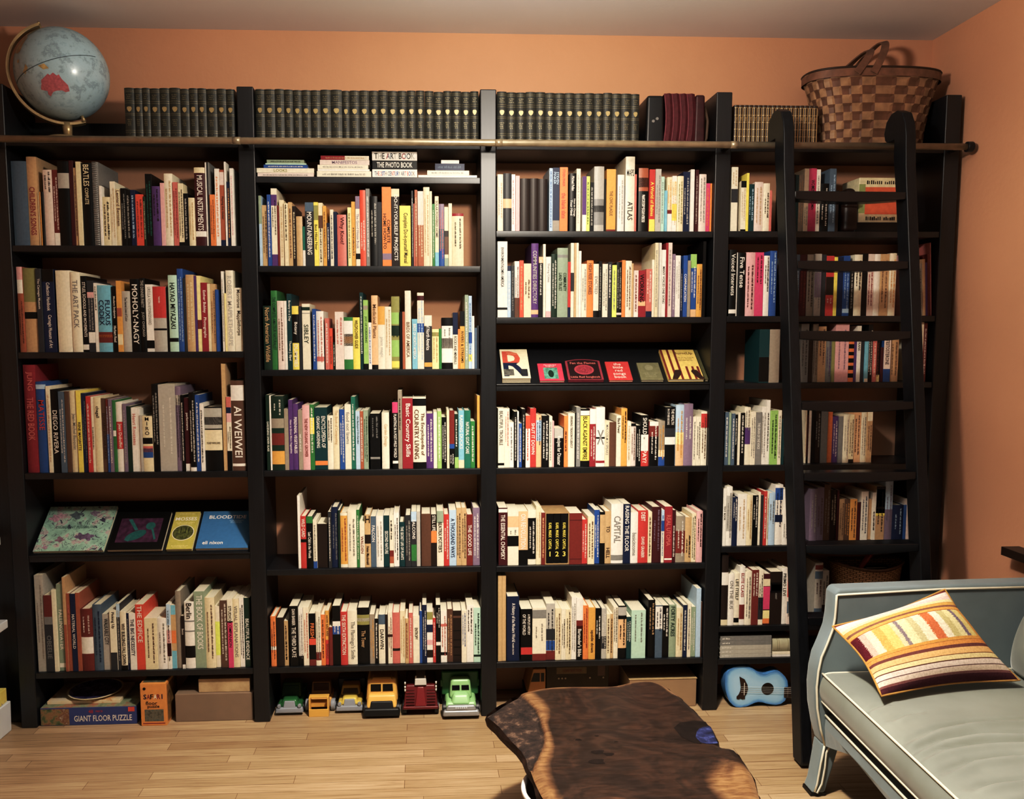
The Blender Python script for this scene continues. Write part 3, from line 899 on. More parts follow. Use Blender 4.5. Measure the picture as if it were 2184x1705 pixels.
18666 127 255 30 iv - -||
18813 154 252 30 br w ~||
@d4 1.083
10239 162 228 20 sl w ~||
10376 99 225 20 sg w -||
10502 141 222 20 sl w ~||
10641 125 217 20 k w ~@.4-.92||
10757 94 225 20 iv lm -||
10901 183 225 20 k w ~@.2-.95||
11127 257 248 20 iv gy ~@.6-.95|.36-.65pr|
11369 215 229 20 iv gy ~||
11612 257 227 20 gy w THE GRAIN OF THE VOICE@.3-.8||
11849 205 250 20 w gy ~||
12038 163 278 20 w dg ~@.2-.8||
12284 316 234 20 lm k ~@.1-.92||
12521 147 234 20 iv gy ~||
12677 152 197 20 dt - -||
13810 69 235 50 iv tn ~||
13896 90 233 50 k cm ~||
14003 112 235 50 w gy -||
14136 144 230 50 k - -||
14345 262 227 50 db lg ~@.3-.95||
14626 289 229 50 gy tn -||
14899 246 230 50 or br -||
15154 251 203 50 pr w ~||
15376 182 203 50 gy lg -||
15604 262 210 50 iv lg ~||
15854 225 210 50 cr bw ~|.0-.07db|
16131 317 229 50 pe bw ~||
16411 231 220 50 iv gy ~||
16645 226 233 50 tn bw ~@.2-.7|.78-1iv|
@d5 0.729
10226 142 251 20 w k TEXT BOOK@.45-.7||
10432 259 259 20 w gy ~|.25-.85lg|
10676 217 214 20 nv w ~@.5-.97||
10994 408 226 20 w tn ~||
11334 259 221 20 cr tn ~||
11591 244 220 20 k w ~@.35-.97||
11769 100 233 20 iv k -||
11883 116 220 20 dg gy -||
12016 138 238 20 rd w ~||
12128 74 230 20 iv db ~||
12314 287 230 20 lb gy ~@.4-.85||
12634 340 264 20 w nv ~@.3-.95|.75-.95bl .38-.5nv|
12940 260 245 20 w gy ~@.1-.4||
14468 333 233 90 mv lg ~||
14796 311 238 90 mv bw ~@.1-.8||
15102 289 251 90 bw tp ~||
15386 267 227 90 db cr ~@.3-.9||
15577 103 226 90 mr - -||
15749 229 186 90 tn bw ~||
15996 251 185 90 bw am ~||
16283 312 185 90 am bw ~@.05-.95||
16530 169 171 90 mr - -||
16777 312 219 90 w sl ~||
17032 186 184 90 tn - -||
17210 159 213 90 w k ~@.2-.6||
17499 406 240 90 tn k ~|.5-1k .45-.58ye .62-.95w|
17884 352 272 90 lb mv ~|0-.5mv|
18325 517 155 90 nv lb ~@.1-.9||
18655 131 155 90 bl - -||
18798 143 179 90 pw - -||
@d6 0.375
10321 288 315 20 db lg -|0-.08cr .57-.75w|
10602 261 229 20 w gy ON THE BUS@.3-.9||
10856 235 232 20 iv dg LIFE ITSELF@.4-.97|.05-.14k|
11097 235 261 20 w cm ELITE CLASS@.4-.97|0-.08w .1-.35br|
11365 289 239 20 iv gy ~||
11660 289 246 20 br w ~@.5-.95||
11915 209 246 20 iv k ~|.1-.5dg|
12178 306 227 20 mr w -|.02-.12or .12-.28py .3-.75hp .76-.9cr|
12595 516 236 20 db lg AGAINST@.48-.6|.6-.8k .64-.76lg|
12977 236 249 20 w dg PRIMO LEVI@!.5-.92||
13179 156 243 20 pw gy ~|.5-.85rd .2-.42sl|
13327 129 184 20 iv - -||
14730 351 259 70 lg mr ~@.4-.7|.72-.85sl 0-.2sl .88-.96br|
15060 296 221 70 lg db ~|.15-.3db|
"""
# ------------------------------------------------------------------ books
import re
PAGES = mat('D9CFB4', .8, .1, .12, 300, 0, 'page_edges')
PERSONAL = set('BEATLES|TASCHEN|DUMMIES|SIBLEY|DARWIN|MOHOLY-NAGY|KEWEY|WALDEN|The Carnegie Museum|Carnegie Museum of Art|FALCON|X|H|MAPS|TO'.split('|'))
def parse_texts(s):
    res = []
    if s in ('', '-'): return res
    for i, part in enumerate(s.split(' +')):
        t, _, sp = part.partition('@')
        person = t.startswith('!') or '!' in sp
        t = t.lstrip('!').strip(); mode = '-' if sp.startswith('-') or sp.startswith('!-') else ('^' if '^' in sp else '|')
        m = re.search(r'(\d*\.\d+)-(\d*\.\d+)', sp)
        a, b = (float(m.group(1)), float(m.group(2))) if m else (.12, .9)
        res.append((t, a, b, mode, person))
    return res
rows = []; cell = None
for ln in BOOKS.strip().split('\n'):
    if ln[0] == '@':
        k, z = ln[1:].split(); cell = dict(bay=k[0], row=int(k[1]), z=float(z), items=[]); rows.append(cell); continue
    a, bands, kind = ln.split('|'); f = a.split(' ', 6)
    b = dict(x=int(f[0]) / 1e4, w=int(f[1]) / 1e4, h=int(f[2]) / 1e3, y=int(f[3]) / 1e3, c=f[4], tc=f[5], t=f[6] if len(f) > 6 else '-', kind=kind, cell=cell, i=len(cell['items']))
    b['bands'] = [(float(m[0]), float(m[1]), m[2]) for m in re.findall(r'([\d.]+)-([\d.]+)([a-z]+)', bands)]
    b['texts'] = parse_texts(b['t']); cell['items'].append(b)
EXTRA_TXT = ['THE ART BOOK', 'THE PHOTO BOOK', 'THE 20TH CENTURY ART BOOK', 'LOOKS', 'MANIFESTOS', 'KARL MARX  CAPITAL', '1', '2', '3', 'EXUBERANT POSSIBILITIES', 'MOSSES', 'FOR THE GARDEN',
 'BLOODTIDE', 'eli nixon', 'R', 'The Little Red\nSongbook', 'Fan the Flames', 'Little Red Songbook', 'the\nlittle\nred\nsongs\nbook', 'BurntUp', 'GIANT FLOOR PUZZLE', '48', 'PIECE', 'SAFARI', 'floor', 'puzzle', 'CONSTRUCTION']
strs = [x for x in EXTRA_TXT]
for c in rows:
    for b in c['items']:
        for t, _, _, mode, _ in b['texts']:
            if t == '~': continue
            strs += ['\n'.join(t.replace(' ', ''))] if mode == '^' else t.split('/')
prepare_text(strs)

def spine_profile(w, hard):
    if not hard:
        e = min(.0009, w * .2); return [(-w / 2, e), (-w / 2 + e, 0), (w / 2 - e, 0), (w / 2, e)]
    sag = min(.09 * w, .0045); n = 6
    return [(-w / 2 + w * i / n, sag * (2 * i / n - 1) ** 2) for i in range(n + 1)]

def book_parts(b, rng):
    """list of (part name, builder, material) in the book's own space: spine facing -Y, standing on z = 0"""
    w, h = b['w'], b['h']; hard = w > .021 and rng.random() < .6
    d = min(max(.115, h * .72 * rng.uniform(.92, 1.05)), .225, .262 - b['y'])
    t = min(.0028 if hard else .0009, w * .18); pr = spine_profile(w, hard); sag = pr[0][1] + t
    outer = [(-w / 2, d)] + pr + [(w / 2, d)]; inner = [(w / 2 - t, d), (w / 2 - t, sag), (-w / 2 + t, sag), (-w / 2 + t, d)]
    cov = MB().prism(outer + inner, 0, h, 'z'); ins = .0035 if hard else .0006
    res = [('cover', cov, pm(b['c'])), ('page_block', MB().box(-w / 2 + t, w / 2 - t, sag, d - (.004 if hard else .0005), ins if hard else .0002, h - ins), PAGES)]
    for a, c, code in b['bands']:
        n = len(pr); off = .0004
        vs = [(x, y - off, a * h) for x, y in pr] + [(x, y - off, c * h) for x, y in pr]
        res.append(('spine_band', MB().add(vs, [(i, i + 1, n + i + 1, n + i) for i in range(n - 1)]), pm(code)))
    yf_ = -.0009
    for t_, a, c, mode, _ in b['texts']:
        let = MB()
        L = (c - a) * h; zc = (a + c) / 2 * h
        if t_ == '~':
            nl = 1 if w < .019 else 2
            H = min(w * .42, .009) if nl == 1 else min(w * .26, .008)
            for k in range(nl):
                xo = 0 if nl == 1 else (.22 * w if k == 0 else -.2 * w)
                LL = L * (1 if k == 0 else rng.uniform(.5, .95))
                dashes(let, LL, H * (1 if k == 0 else .8), None, lambda x, y: (xo + y, yf_, zc - x), rng)
        elif mode == '|':
            ls = t_.split('/')
            for k, s_ in enumerate(ls):
                xo = 0 if len(ls) == 1 else (w * .21 if k == 0 else -w * .21)
                put_text(let, s_, L, w * (.56 if len(ls) == 1 else .34), None, lambda x, y: (xo + y, yf_, zc - x))
        else:
            s_ = '\n'.join(t_.replace(' ', '')) if mode == '^' else t_
            put_text(let, s_, w * (.5 if mode == '^' else .78), L, None, lambda x, y: (x, yf_, zc + y), 3)
        if let.v: res.append(('lettering', let, pm(b['tc'])))
    return res

ORD = 'first second third fourth fifth sixth seventh eighth ninth tenth eleventh twelfth thirteenth fourteenth fifteenth sixteenth seventeenth eighteenth nineteenth twentieth twenty-first twenty-second twenty-third twenty-fourth twenty-fifth twenty-sixth twenty-seventh twenty-eighth twenty-ninth thirtieth thirty-first thirty-second thirty-third thirty-fourth thirty-fifth thirty-sixth thirty-seventh thirty-eighth thirty-ninth fortieth'.split()
BAYN = dict(a='far left bay', b='bay above toy trucks', c='bay behind coffee table', d='ladder bay')
ROWN = {('a', 1): 'top shelf', ('a', 2): 'second shelf', ('a', 3): 'third shelf', ('a', 5): 'lowest shelf',
 ('b', 1): 'second shelf', ('b', 2): 'third shelf', ('b', 3): 'fourth shelf', ('b', 5): 'fifth shelf', ('b', 6): 'lowest shelf',
 ('c', 1): 'top shelf', ('c', 2): 'second shelf', ('c', 4): 'fourth shelf', ('c', 5): 'fifth shelf', ('c', 6): 'lowest shelf',
 ('d', 1): 'top shelf', ('d', 2): 'second shelf', ('d', 3): 'third shelf', ('d', 4): 'fourth shelf', ('d', 5): 'fifth shelf', ('d', 6): 'sixth shelf'}
def title_of(b):
    for t, _, _, _, person in b['texts']:
        if t != '~' and not person and t not in PERSONAL and len(t) > 2: return ' '.join(t.replace('/', ' ').split()[:4])
    return None
def look(b):
    q = 'thin ' if b['w'] < .012 else 'thick ' if b['w'] > .04 else 'tall ' if b['h'] > .29 else 'short ' if b['h'] < .175 else ''
    return q + PAL[b['c']][1]
TCOUNT = {}
for c in rows:
    for b in c['items']:
        t = title_of(b)
        if t: TCOUNT[t] = TCOUNT.get(t, 0) + 1
def place(b):
    n = len(b['cell']['items']); i = b['i']
    return f'{ORD[i]} from left' if i < n / 2 else f'{ORD[n - 1 - i]} from right'
def book_label(b):
    it = b['cell']['items']; loc = ROWN[b['cell']['bay'], b['cell']['row']] + ', ' + BAYN[b['cell']['bay']]
    t = title_of(b); nm = {'box': 'file box', 'spiral': 'spiral-bound book'}.get(b['kind'], 'book')
    if t and TCOUNT[t] == 1: return f'{look(b)} {nm} lettered {t}, {loc}'
    best = None
    for j in (1, -1, 2, -2, 3, -3):
        k = b['i'] + j
        if 0 <= k < len(it):
            u = title_of(it[k])
            if u and TCOUNT[u] == 1:
                u = ' '.join(u.split()[:3]); side = 'left' if j > 0 else 'right'; n = abs(j)
                best = (f'{look(b)} {nm}, just {side} of {u}, {loc}' if n == 1 else f'{look(b)} {nm}, {ORD[n - 1]} {side} of {u}, {loc}'); break
    if best and len(best.replace('-', '').split()) <= 16: return best
    return f'{look(b)} {nm}, {place(b)} on {loc}'
allb = [b for c in rows for b in c['items'] if b['kind'] != 'slipcase']
N_IND = 266
top = sorted(allb, key=lambda b: -(b['w'] * b['h'] * (1 if b['y'] < .03 else .9)))[:N_IND]
own = set(id(b) for b in top if not b['kind']) | set(id(b) for b in allb if b['kind'])
rest = MB(); seen = {}
for b in allb:
    rng = random.Random(int(b['x'] * 1e4) * 31 + int(b['cell']['z'] * 1000))
    jy = b['y'] + rng.uniform(-.004, .006)
    if (b['cell']['bay'], b['cell']['row']) == ('d', 2) and b['x'] > 1.745: b['w'] *= .94
    lean = -.06 if (b['cell']['bay'], b['cell']['row']) == ('d', 2) and b['x'] > 1.745 else 0
    pos = (b['x'], jy, b['cell']['z'] + (.0008 + b['w'] * .5 * abs(math.sin(lean)) if lean else .0006))
    parts = book_parts(b, rng)
    if id(b) in own:
        l = book_label(b)
        if l in seen: l = f'{look(b)} book, {place(b)} on {ROWN[b["cell"]["bay"], b["cell"]["row"]]}, {BAYN[b["cell"]["bay"]]}'
        seen[l] = 1
        nm = {'box': 'file_box', 'spiral': 'spiral_bound_book'}.get(b['kind'], 'book')
        o = parts[0][1].build(nm, parts[0][2], loc=pos, rot=(0, lean, 0))
        tag(o, l, 'file box' if nm == 'file_box' else 'book', f'books on the {ROWN[b["cell"]["bay"], b["cell"]["row"]]} of the {BAYN[b["cell"]["bay"]]}')
        for n_, mb, m_ in parts[1:]:
            if nm == 'file_box' and n_ == 'page_block': continue
            mb.build(n_, m_, o)
        if nm == 'spiral_bound_book':
            for_ = MB(); k = int(b['h'] / .0075)
            for q in range(k):
                z = b['h'] * (q + .5) / k
                for_.tube([(b['w'] * .38 * math.cos(a), -.001 - .004 * math.sin(a), z + .0012 * a) for a in [PI * s / 6 for s in range(7)]], .0011, 5)
            for_.build('wire_coil', mat('B9B9B5', .3, .5, 0, 10, .6), o)
    else:
        M = Matrix.Translation(pos) @ Matrix.Rotation(lean, 4, 'Y')
        for n_, mb, m_ in parts: rest.add(mb.v, mb.f, m_, M)
o = rest.build('narrow_books'); tag(o, 'narrower books packed between the larger ones on all the shelves', 'books', kind='stuff')

# three black volumes in a tan slipcase
sb = [b for c in rows for b in c['items'] if b['kind'] == 'slipcase'][0]
w, h, x, z = sb['w'], sb['h'], sb['x'], sb['cell']['z']
sc = MB(); t_ = .004
sc.box(-w / 2, -w / 2 + t_, 0, .165, 0, h).box(w / 2 - t_, w / 2, 0, .165, 0, h).box(-w / 2 + t_, w / 2 - t_, 0, .165, h - t_, h).box(-w / 2 + t_, w / 2 - t_, 0, .165, 0, t_).box(-w / 2 + t_, w / 2 - t_, .161, .165, t_, h - t_)
tag(sc.build('slipcase', mat('A58458', .6, .2, .12, 40), loc=(x, .02, z + .0006)), 'tan card slipcase holding three black volumes, fifth shelf behind the coffee table', 'slipcase')
bw = (w - 2 * t_ - .004) / 3
for i in range(3):
    b = dict(w=bw - .001, h=h - 2 * t_ - .002, y=.02, c='k', tc='ye', bands=[], texts=[('KARL MARX  CAPITAL', .28, .82, '|', True), (str(i + 1), .14, .24, '-', True)])
    ps = book_parts(b, random.Random(i))
    ps[1][1].v = [(a, min(c, .13), e) for a, c, e in ps[1][1].v]; ps[0][1].v = [(a, min(c, .13), e) for a, c, e in ps[0][1].v]
    o = ps[0][1].build('book', ps[0][2], loc=(x + (i - 1) * bw, .023, z + t_ + .0011))
    tag(o, f'black volume with yellow lettering numbered {["one", "two", "three"][i]}, inside the tan slipcase', 'book', 'volumes in the slipcase')
    for n_, mb, m_ in ps[1:]: mb.build(n_, m_, o)

# ------------------------------------------------------------------ books lying flat in stacks on the little top ledge
def flat_book(x0, x1, z0, z1, code, label, group, text=None, tcode='k', y=.02, d=.17, name='book', cat='book', half=None, multi=None, tr=(.1, .9)):
    w, h = x1 - x0, z1 - z0 - .0006; t = .0022
    pr = [(0, 0), (0, h)]; outer = MB()
    outer.box(-w / 2, w / 2, 0, d, 0, t).box(-w / 2, w / 2, 0, d, h - t, h).box(-w / 2, w / 2, 0, t, t, h - t)
    o = tag(outer.build(name, pm(code) if code in PAL else code, loc=((x0 + x1) / 2, y, z0)), label, cat, group)
    MB().box(-w / 2 + .003, w / 2 - .003, t, d - .004, t, h - t).build('page_block', PAGES, o)
    if half:
        a, c2, code2 = half; MB().box(-w / 2 + a * w, -w / 2 + c2 * w, -.0006, 0, 0, h).build('spine_band', pm(code2), o)
    if text:
        L = (tr[1] - tr[0]) * w; xc = (tr[0] + tr[1] - 1) / 2 * w
        if multi:
            bit = [MB() for _ in range(24)]
            tm = MB(); put_text(tm, text, L, h * .68, None, lambda a, b_: (xc + a, -.0009, h / 2 + b_), 2.2)
            for f in tm.f:
                cx = sum(tm.v[i][0] for i in f) / len(f); k = int((cx - xc + L / 2) / L * 23.9)
                bit[max(0, min(23, k))].add([tm.v[i] for i in f], [tuple(range(len(f)))])
            for k, b_ in enumerate(bit):
                if b_.v: b_.build('lettering', pm(multi[(k // 2) % len(multi)]), o)
        else:
            tm = MB()
            if text == '~': dashes(tm, L, h * .35, None, lambda a, b_: (xc + a, -.0009, h / 2 + b_), R)
            else: put_text(tm, text, L, h * .62, None, lambda a, b_: (xc + a, -.0009, h / 2 + b_), 2)
            tm.build('lettering', pm(tcode), o)
    return o
Z0 = 2.2815
FL = [
 ('s1', [(-.932, -.707, .0165, 'pw', '~', 'gy', 'pinkish white book at the bottom of the stack topped by a sage book'), (-.935, -.706, .0185, 'iv', 'LOOKS', 'ol', 'off-white book lettered LOOKS lying in the leftmost stack on the top ledge'),
   (-.907, -.731, .0135, 'bl', '~', 'w', 'blue book lying in the leftmost stack on the top ledge'), (-.9, -.737, .006, 'mt', None, '', 'thin pale mint book lying between the blue and sage books'), (-.894, -.745, .0135, 'sg', '~', 'dk', 'sage green book on top of the leftmost stack on the top ledge')]),
 ('s2', [(-.694, -.475, .0245, 'iv', '~', 'gy', 'thick off-white book at the bottom of the red-topped stack'), (-.691, -.482, .0085, 'w', None, '', 'thin white book second from the bottom of the red-topped stack'),
   (-.691, -.487, .0165, 'iv', '~', 'gy', 'off-white book in the middle of the red-topped stack'), (-.682, -.482, .0195, 'pw', 'MANIFESTOS', 'mv', 'pinkish book lettered MANIFESTOS just under the red and cream book'), (-.678, -.484, .0165, 'iv', '~', 'tn', 'half red half cream book on top of the second stack on the top ledge')]),
 ('s3', [(-.471, -.289, .033, 'w', 'THE 20TH CENTURY ART BOOK', 'sl', 'white block of a book with coloured letters at the bottom of its stack'), (-.47, -.29, .035, 'k', 'THE PHOTO BOOK', 'w', 'black block of a book lettered THE PHOTO BOOK'), (-.471, -.289, .035, 'w', 'THE ART BOOK', 'k', 'white block of a book lettered THE ART BOOK, top of stack')]),
 ('s4', [(-.285, -.045, .0115, 'w', None, '', 'wide white book at the bottom of the stack next to the post'), (-.248, -.077, .0185, 'iv', '~', 'gy', 'off-white book under the navy book on the top ledge'), (-.216, -.096, .0275, 'nv', '~', 'sl', 'navy book lying in the rightmost stack on the top ledge'), (-.191, -.118, .014, 'w', None, '', 'small white book on top of the navy book')])]
for g, l in FL:
    z = Z0
    for x0, x1, hh, code, tx, tcode, lab in l:
        half = (0, .5, 'cm') if 'half red' in lab else None
        multi = ['k', 'lg', 'k', 'cm', 'sl'] if tx == 'THE ART BOOK' else ['sl', 'rs', 'bl', 'tp'] if tx and tx.startswith('THE 20TH') else None
        flat_book(x0, x1, z, z + hh, code, lab, 'flat stacks on the ledge above the trucks bay', tx, tcode, half=half, multi=multi, d=.19, tr=(.05, .95) if multi else (.1, .9) if tx != 'LOOKS' else (.28, .55)); z += hh
# grey magazines and a few volumes lying above the ukulele
z = .2285
for i, (hh, lab) in enumerate([(.019, 'bottom'), (.017, 'second from the bottom'), (.0205, 'middle'), (.0205, 'second from the top'), (.0205, 'topmost')]):
    flat_book(1.018, 1.246, z, z + hh, ['lg', 'lg', 'lg', 'gy', 'gy'][i], f'grey magazine, {lab} of the flat pile above the blue ukulele', 'grey magazines above the ukulele', '~', 'w', name='magazine', cat='magazine', tr=(.04, .22)); z += hh
flat_book(1.253, 1.352, .2285, .2285 + .010, 'w', 'white booklet at the bottom beside the grey magazines', 'volumes beside the magazines', None, name='booklet', cat='booklet')
flat_book(1.253, 1.352, .2385, .2385 + .011, 'iv', 'off-white booklet under the beige ribbed volume', 'volumes beside the magazines', None, name='booklet', cat='booklet')
mb = MB(); pr = [(.0 + .012 * (1 - math.sin(a)), .028 + .028 * -math.cos(a)) for a in [PI * i / 10 for i in range(11)]]
mb.prism([(.17, 0)] + pr + [(.17, .056)], -.05, .05, 'x')
o = tag(mb.build('book', mat('A9A489', .6, .2, .1, 40), loc=(1.3025, .02, .2497)), 'beige cloth volume with rounded ribbed spine lying beside the grey magazines', 'book', 'volumes beside the magazines')
for x in (-.028, -.02, .02, .03): MB().prism([(p[0] - .001, p[1]) for p in pr] + [(.02, .056), (.02, 0)], x - .001, x + .001, 'x').build('spine_rib', mat('8A8668', .6), o)

# ------------------------------------------------------------------ face-out books on the two sloped boards
def face_book(k, x0, x1, L, T, code, label, name='book', cat='book'):
    z0, dz = SLOPE[k]; ang = math.atan(dz / .23); w = x1 - x0
    m = code if not isinstance(code, str) else pm(code)
    o = tag(MB().box(-w / 2, w / 2, 0, L, T - .0012, T).box(-w / 2, w / 2, 0, L, 0, .0012).box(-w / 2, -w / 2 + .0012, 0, L, .0012, T - .0012).build(name, m, loc=((x0 + x1) / 2, .02 - .008 * 0, z0 + .009), rot=(ang, 0, 0)), label, cat, 'books shown face-out on a sloped board')
    MB().box(-w / 2 + .0012, w / 2 - .001, .001, L - .001, .0012, T - .0012).build('page_block', PAGES, o)
    return o, w, L, T
def rect(o, T, x0, x1, y0, y1, m, name, lift=.0004):
    return MB().add([(x0, y0, T + lift), (x1, y0, T + lift), (x1, y1, T + lift), (x0, y1, T + lift)], [(0, 1, 2, 3)]).build(name, m, o)
def ell(o, T, cx, cy, rx, ry, m, name, lift=.0006, n=28, rot=0):
    vs = []
    for i in range(n):
        a = 2 * PI * i / n; x, y = rx * math.cos(a), ry * math.sin(a)
        vs.append((cx + x * math.cos(rot) - y * math.sin(rot), cy + x * math.sin(rot) + y * math.cos(rot), T + lift))
    return MB().add(vs, [tuple(range(n))]).build(name, m, o)
def poly(o, T, pts, m, name, lift=.0008):
    return MB().add([(x, y, T + lift) for x, y in pts], [tuple(range(len(pts)))]).build(name, m, o)
def letter(o, T, t, cx, cy, W, H, m, lift=.0009, st=1.6):
    mb = MB(); put_text(mb, t, W, H, None, lambda x, y: (cx + x, cy + y, T + lift), st); return mb.build('lettering', m, o)
def lines(o, T, cx, cy, W, H, m, n=2):
    mb = MB()
    for k in range(n): dashes(mb, W * (1 if k == 0 else .8), H / n * .6, None, lambda x, y: (cx + x, cy + H / 2 - (k + .5) * H / n + y, T + .0009), R)
    return mb.build('small_print', m, o)
def botanic():
    m, nt, b = new_mat('botanical_print', .5, .3); t = N(nt, 'ShaderNodeTexCoord')
    n0 = N(nt, 'ShaderNodeTexNoise', Scale=16, Detail=3.0); nt.links.new(t.outputs['Object'], n0.inputs['Vector'])
    r0 = ramp(nt, [(.35, '7FA99A'), (.55, '9DC7B4'), (.62, 'B9A0A4'), (.68, '9DC7B4')]); nt.links.new(n0.outputs['Fac'], r0.inputs['Fac'])
    n1 = N(nt, 'ShaderNodeTexNoise', Scale=22, Detail=4.0, Distortion=1.2); nt.links.new(t.outputs['Object'], n1.inputs['Vector'])
    r1 = ramp(nt, [(.0, '000000'), (.485, '000000'), (.5, 'FFFFFF'), (.515, '000000'), (.63, '000000'), (.66, 'FFFFFF')]); nt.links.new(n1.outputs['Fac'], r1.inputs['Fac'])
    mx = N(nt, 'ShaderNodeMix'); mx.data_type = 'RGBA'; mx.inputs['B'].default_value = lin('4C4A60')
    nt.links.new(r1.outputs['Color'], mx.inputs['Factor']); nt.links.new(r0.outputs['Color'], mx.inputs['A']); nt.links.new(mx.outputs['Result'], b.inputs['Base Color'])
    return m
o, w, L, T = face_book('a', -1.893, -1.607, .24, .014, botanic(), 'large square mint green book with purple plant drawings on the sloped board')
letter(o, T, 'EXUBERANT POSSIBILITIES', 0, .125, .17, .014, mat('3B5A58'))
for cx, cy, r, hx in ((-.105, .175, .022, 'B98FA0'), (-.085, .19, .016, 'C09AAA'), (-.05, .06, .017, '8C6E80'), (.03, .075, .02, '6E5A78'), (.06, .072, .022, '766080'), (.1, .165, .012, '4A4660'), (-.1, .02, .012, 'A9879A'), (-.02, .19, .024, '5A6A72'), (.055, .2, .018, '8A7A90')):
    pts = [(cx + r * (1 + .35 * math.cos(5 * a + cx * 90)) * math.cos(a), cy + .8 * r * (1 + .35 * math.sin(4 * a)) * math.sin(a)) for a in [2 * PI * i / 26 for i in range(26)]]
    poly(o, T, pts, mat(hx, .5, .3, .35, 120), 'flower_drawing', .0006)
o, w, L, T = face_book('a', -1.592, -1.367, .203, .016, 'k', 'black bordered book with a purple and teal picture on the sloped board')
pc = mat('4A2340', .5, .3, .6, 45)
rect(o, T, -.09, .085, .038, .167, pc, 'cover_picture')
ell(o, T, -.012, .075, .045, .022, mat('0F5F5C', .5, .3, .2), 'teal_shape', rot=.5); ell(o, T, .04, .125, .02, .02, mat('14635F', .5, .3, .2), 'teal_shape')
for p in ([(-.06, .16), (-.045, .163), (-.008, .105), (-.02, .1)], [(.045, .11), (.055, .108), (.075, .055), (.068, .05)], [(-.055, .05), (-.035, .042), (-.03, .075), (-.04, .08)]): poly(o, T, p, mat('186B68', .5, .3, .2), 'teal_shape')
o, w, L, T = face_book('a', -1.350, -1.244, .202, .014, mat('B5A93A', .5, .3, .08), 'narrow yellow-green book lettered MOSSES on the sloped board')
letter(o, T, 'MOSSES', 0, .162, .09, .018, pm('w')); lines(o, T, 0, .138, .08, .014, pm('py'), 2); lines(o, T, 0, .19, .07, .008, pm('py'), 1); lines(o, T, 0, .014, .07, .014, pm('py'), 2)
ell(o, T, 0, .087, .046, .042, pm('iv'), 'oval_frame', .0005); ell(o, T, 0, .087, .043, .039, mat('565B20', .5, .3, .7, 90), 'oval_photo', .0009)
for x in (-.012, .008, .02): rect(o, T, x, x + .003, .085, .115, pm('k'), 'moss_stalk', .0012)
o, w, L, T = face_book('a', -1.229, -1.012, .201, .016, mat('2E6F9E', .45, .35, .06), 'blue book lettered BLOODTIDE on the sloped board')
letter(o, T, 'BLOODTIDE', 0, .168, .178, .019, pm('w')); letter(o, T, 'eli nixon', -.042, .03, .085, .018, pm('w')); lines(o, T, .04, .142, .06, .018, pm('lb'), 3)
o, w, L, T = face_book('c', .059, .178, .195, .024, 'cr', 'cream book with a big red and navy letter R on the sloped board')
big = MB(); put_text(big, 'R', .102, .168, None, lambda x, y: (x, .097 + y, T + .0006), 1.9)
me_ = big.build('letter_R', None, o).data
bm2 = bmesh.new(); bm2.from_mesh(me_); bmesh.ops.bisect_plane(bm2, geom=bm2.verts[:] + bm2.edges[:] + bm2.faces[:], plane_co=(0, .102, T), plane_no=(0, 1, 0)); bm2.to_mesh(me_); bm2.free()
me_.materials.clear()
for q in (mat('C2492F', .5), mat('1B2547', .5)): me_.materials.append(q)
for p in me_.polygons: p.material_index = 0 if p.center.y > .102 else 1
rect(o, T, -.05, -.008, .018, .06, mat('5F5F58', .5, .3, .5, 60), 'photo_panel', .0009); rect(o, T, .02, .05, .018, .06, mat('2A2C30', .5, .3, .4, 60), 'photo_panel', .0009)
lines(o, T, 0, .165, .06, .016, pm('pe'), 2)
o, w, L, T = face_book('c', .217, .321, .114, .01, mat('C92A4B', .45), 'small hot pink book with a green picture on the sloped board')
letter(o, T, 'The Little Red\nSongbook', 0, .098, .075, .016, pm('w')); rect(o, T, -.03, .03, .012, .086, mat('4F8A78', .5, .3, .5, 70), 'cover_picture'); ell(o, T, 0, .045, .012, .024, pm('dk'), 'figure_drawing')
pts = [(-.075, 0), (.075, 0), (.075, .125)] + [(.075 - .15 * i / 10, .125 + .012 * math.sin(PI * i / 10)) for i in range(1, 10)] + [(-.075, .125)]
z0, dz = SLOPE['c']
o = tag(MB().prism(pts, 0, .014, 'z').build('songbook', mat('8E3040', .45), loc=(.4125, .02, z0 + .009), rot=(math.atan(dz / .23), 0, 0)), 'arched dark red songbook with a round emblem on the sloped board', 'book', 'books shown face-out on a sloped board')
T = .014; poly(o, T, [(x * .88, .004 + y * .94) for x, y in pts], mat('2A1416', .5), 'black_panel', .0003)
ell(o, T, 0, .066, .042, .033, mat('A83848', .5), 'round_emblem', .0006); ell(o, T, 0, .066, .034, .026, mat('8E2C3C', .5, .3, .4, 120), 'round_emblem', .0008)
letter(o, T, 'Fan the Flames', 0, .11, .11, .014, pm('rs')); letter(o, T, 'Little Red Songbook', 0, .016, .125, .016, pm('rs'))
o, w, L, T = face_book('c', .511, .612, .124, .01, mat('BF2E2C', .45), 'small plain red book with white outlined lettering on the sloped board'); letter(o, T, 'the\nlittle\nred\nsongs\nbook', 0, .064, .085, .1, pm('pw'), st=2)
o, w, L, T = face_book('c', .648, .743, .116, .01, mat('6E6C4E', .6, .2, .1, 60), 'small plain olive grey book on the sloped board'); ell(o, T, 0, .082, .018, .018, mat('7E7C60', .6), 'embossed_disc'); lines(o, T, 0, .035, .06, .03, mat('85836A', .6), 3)
o, w, L, T = face_book('c', .764, .916, .2, .014, mat('E0BE5A', .5), 'yellow book with red stripes and two raised fists on the sloped board')
for x, y0 in ((-.07, 0), (-.042, 0), (-.014, 0), (.018, 0), (.044, 0), (.066, 0)): rect(o, T, x - .005, x + .005, 0, .2 if x < -.0 else .085, pm('br'), 'red_stripe', .0003)
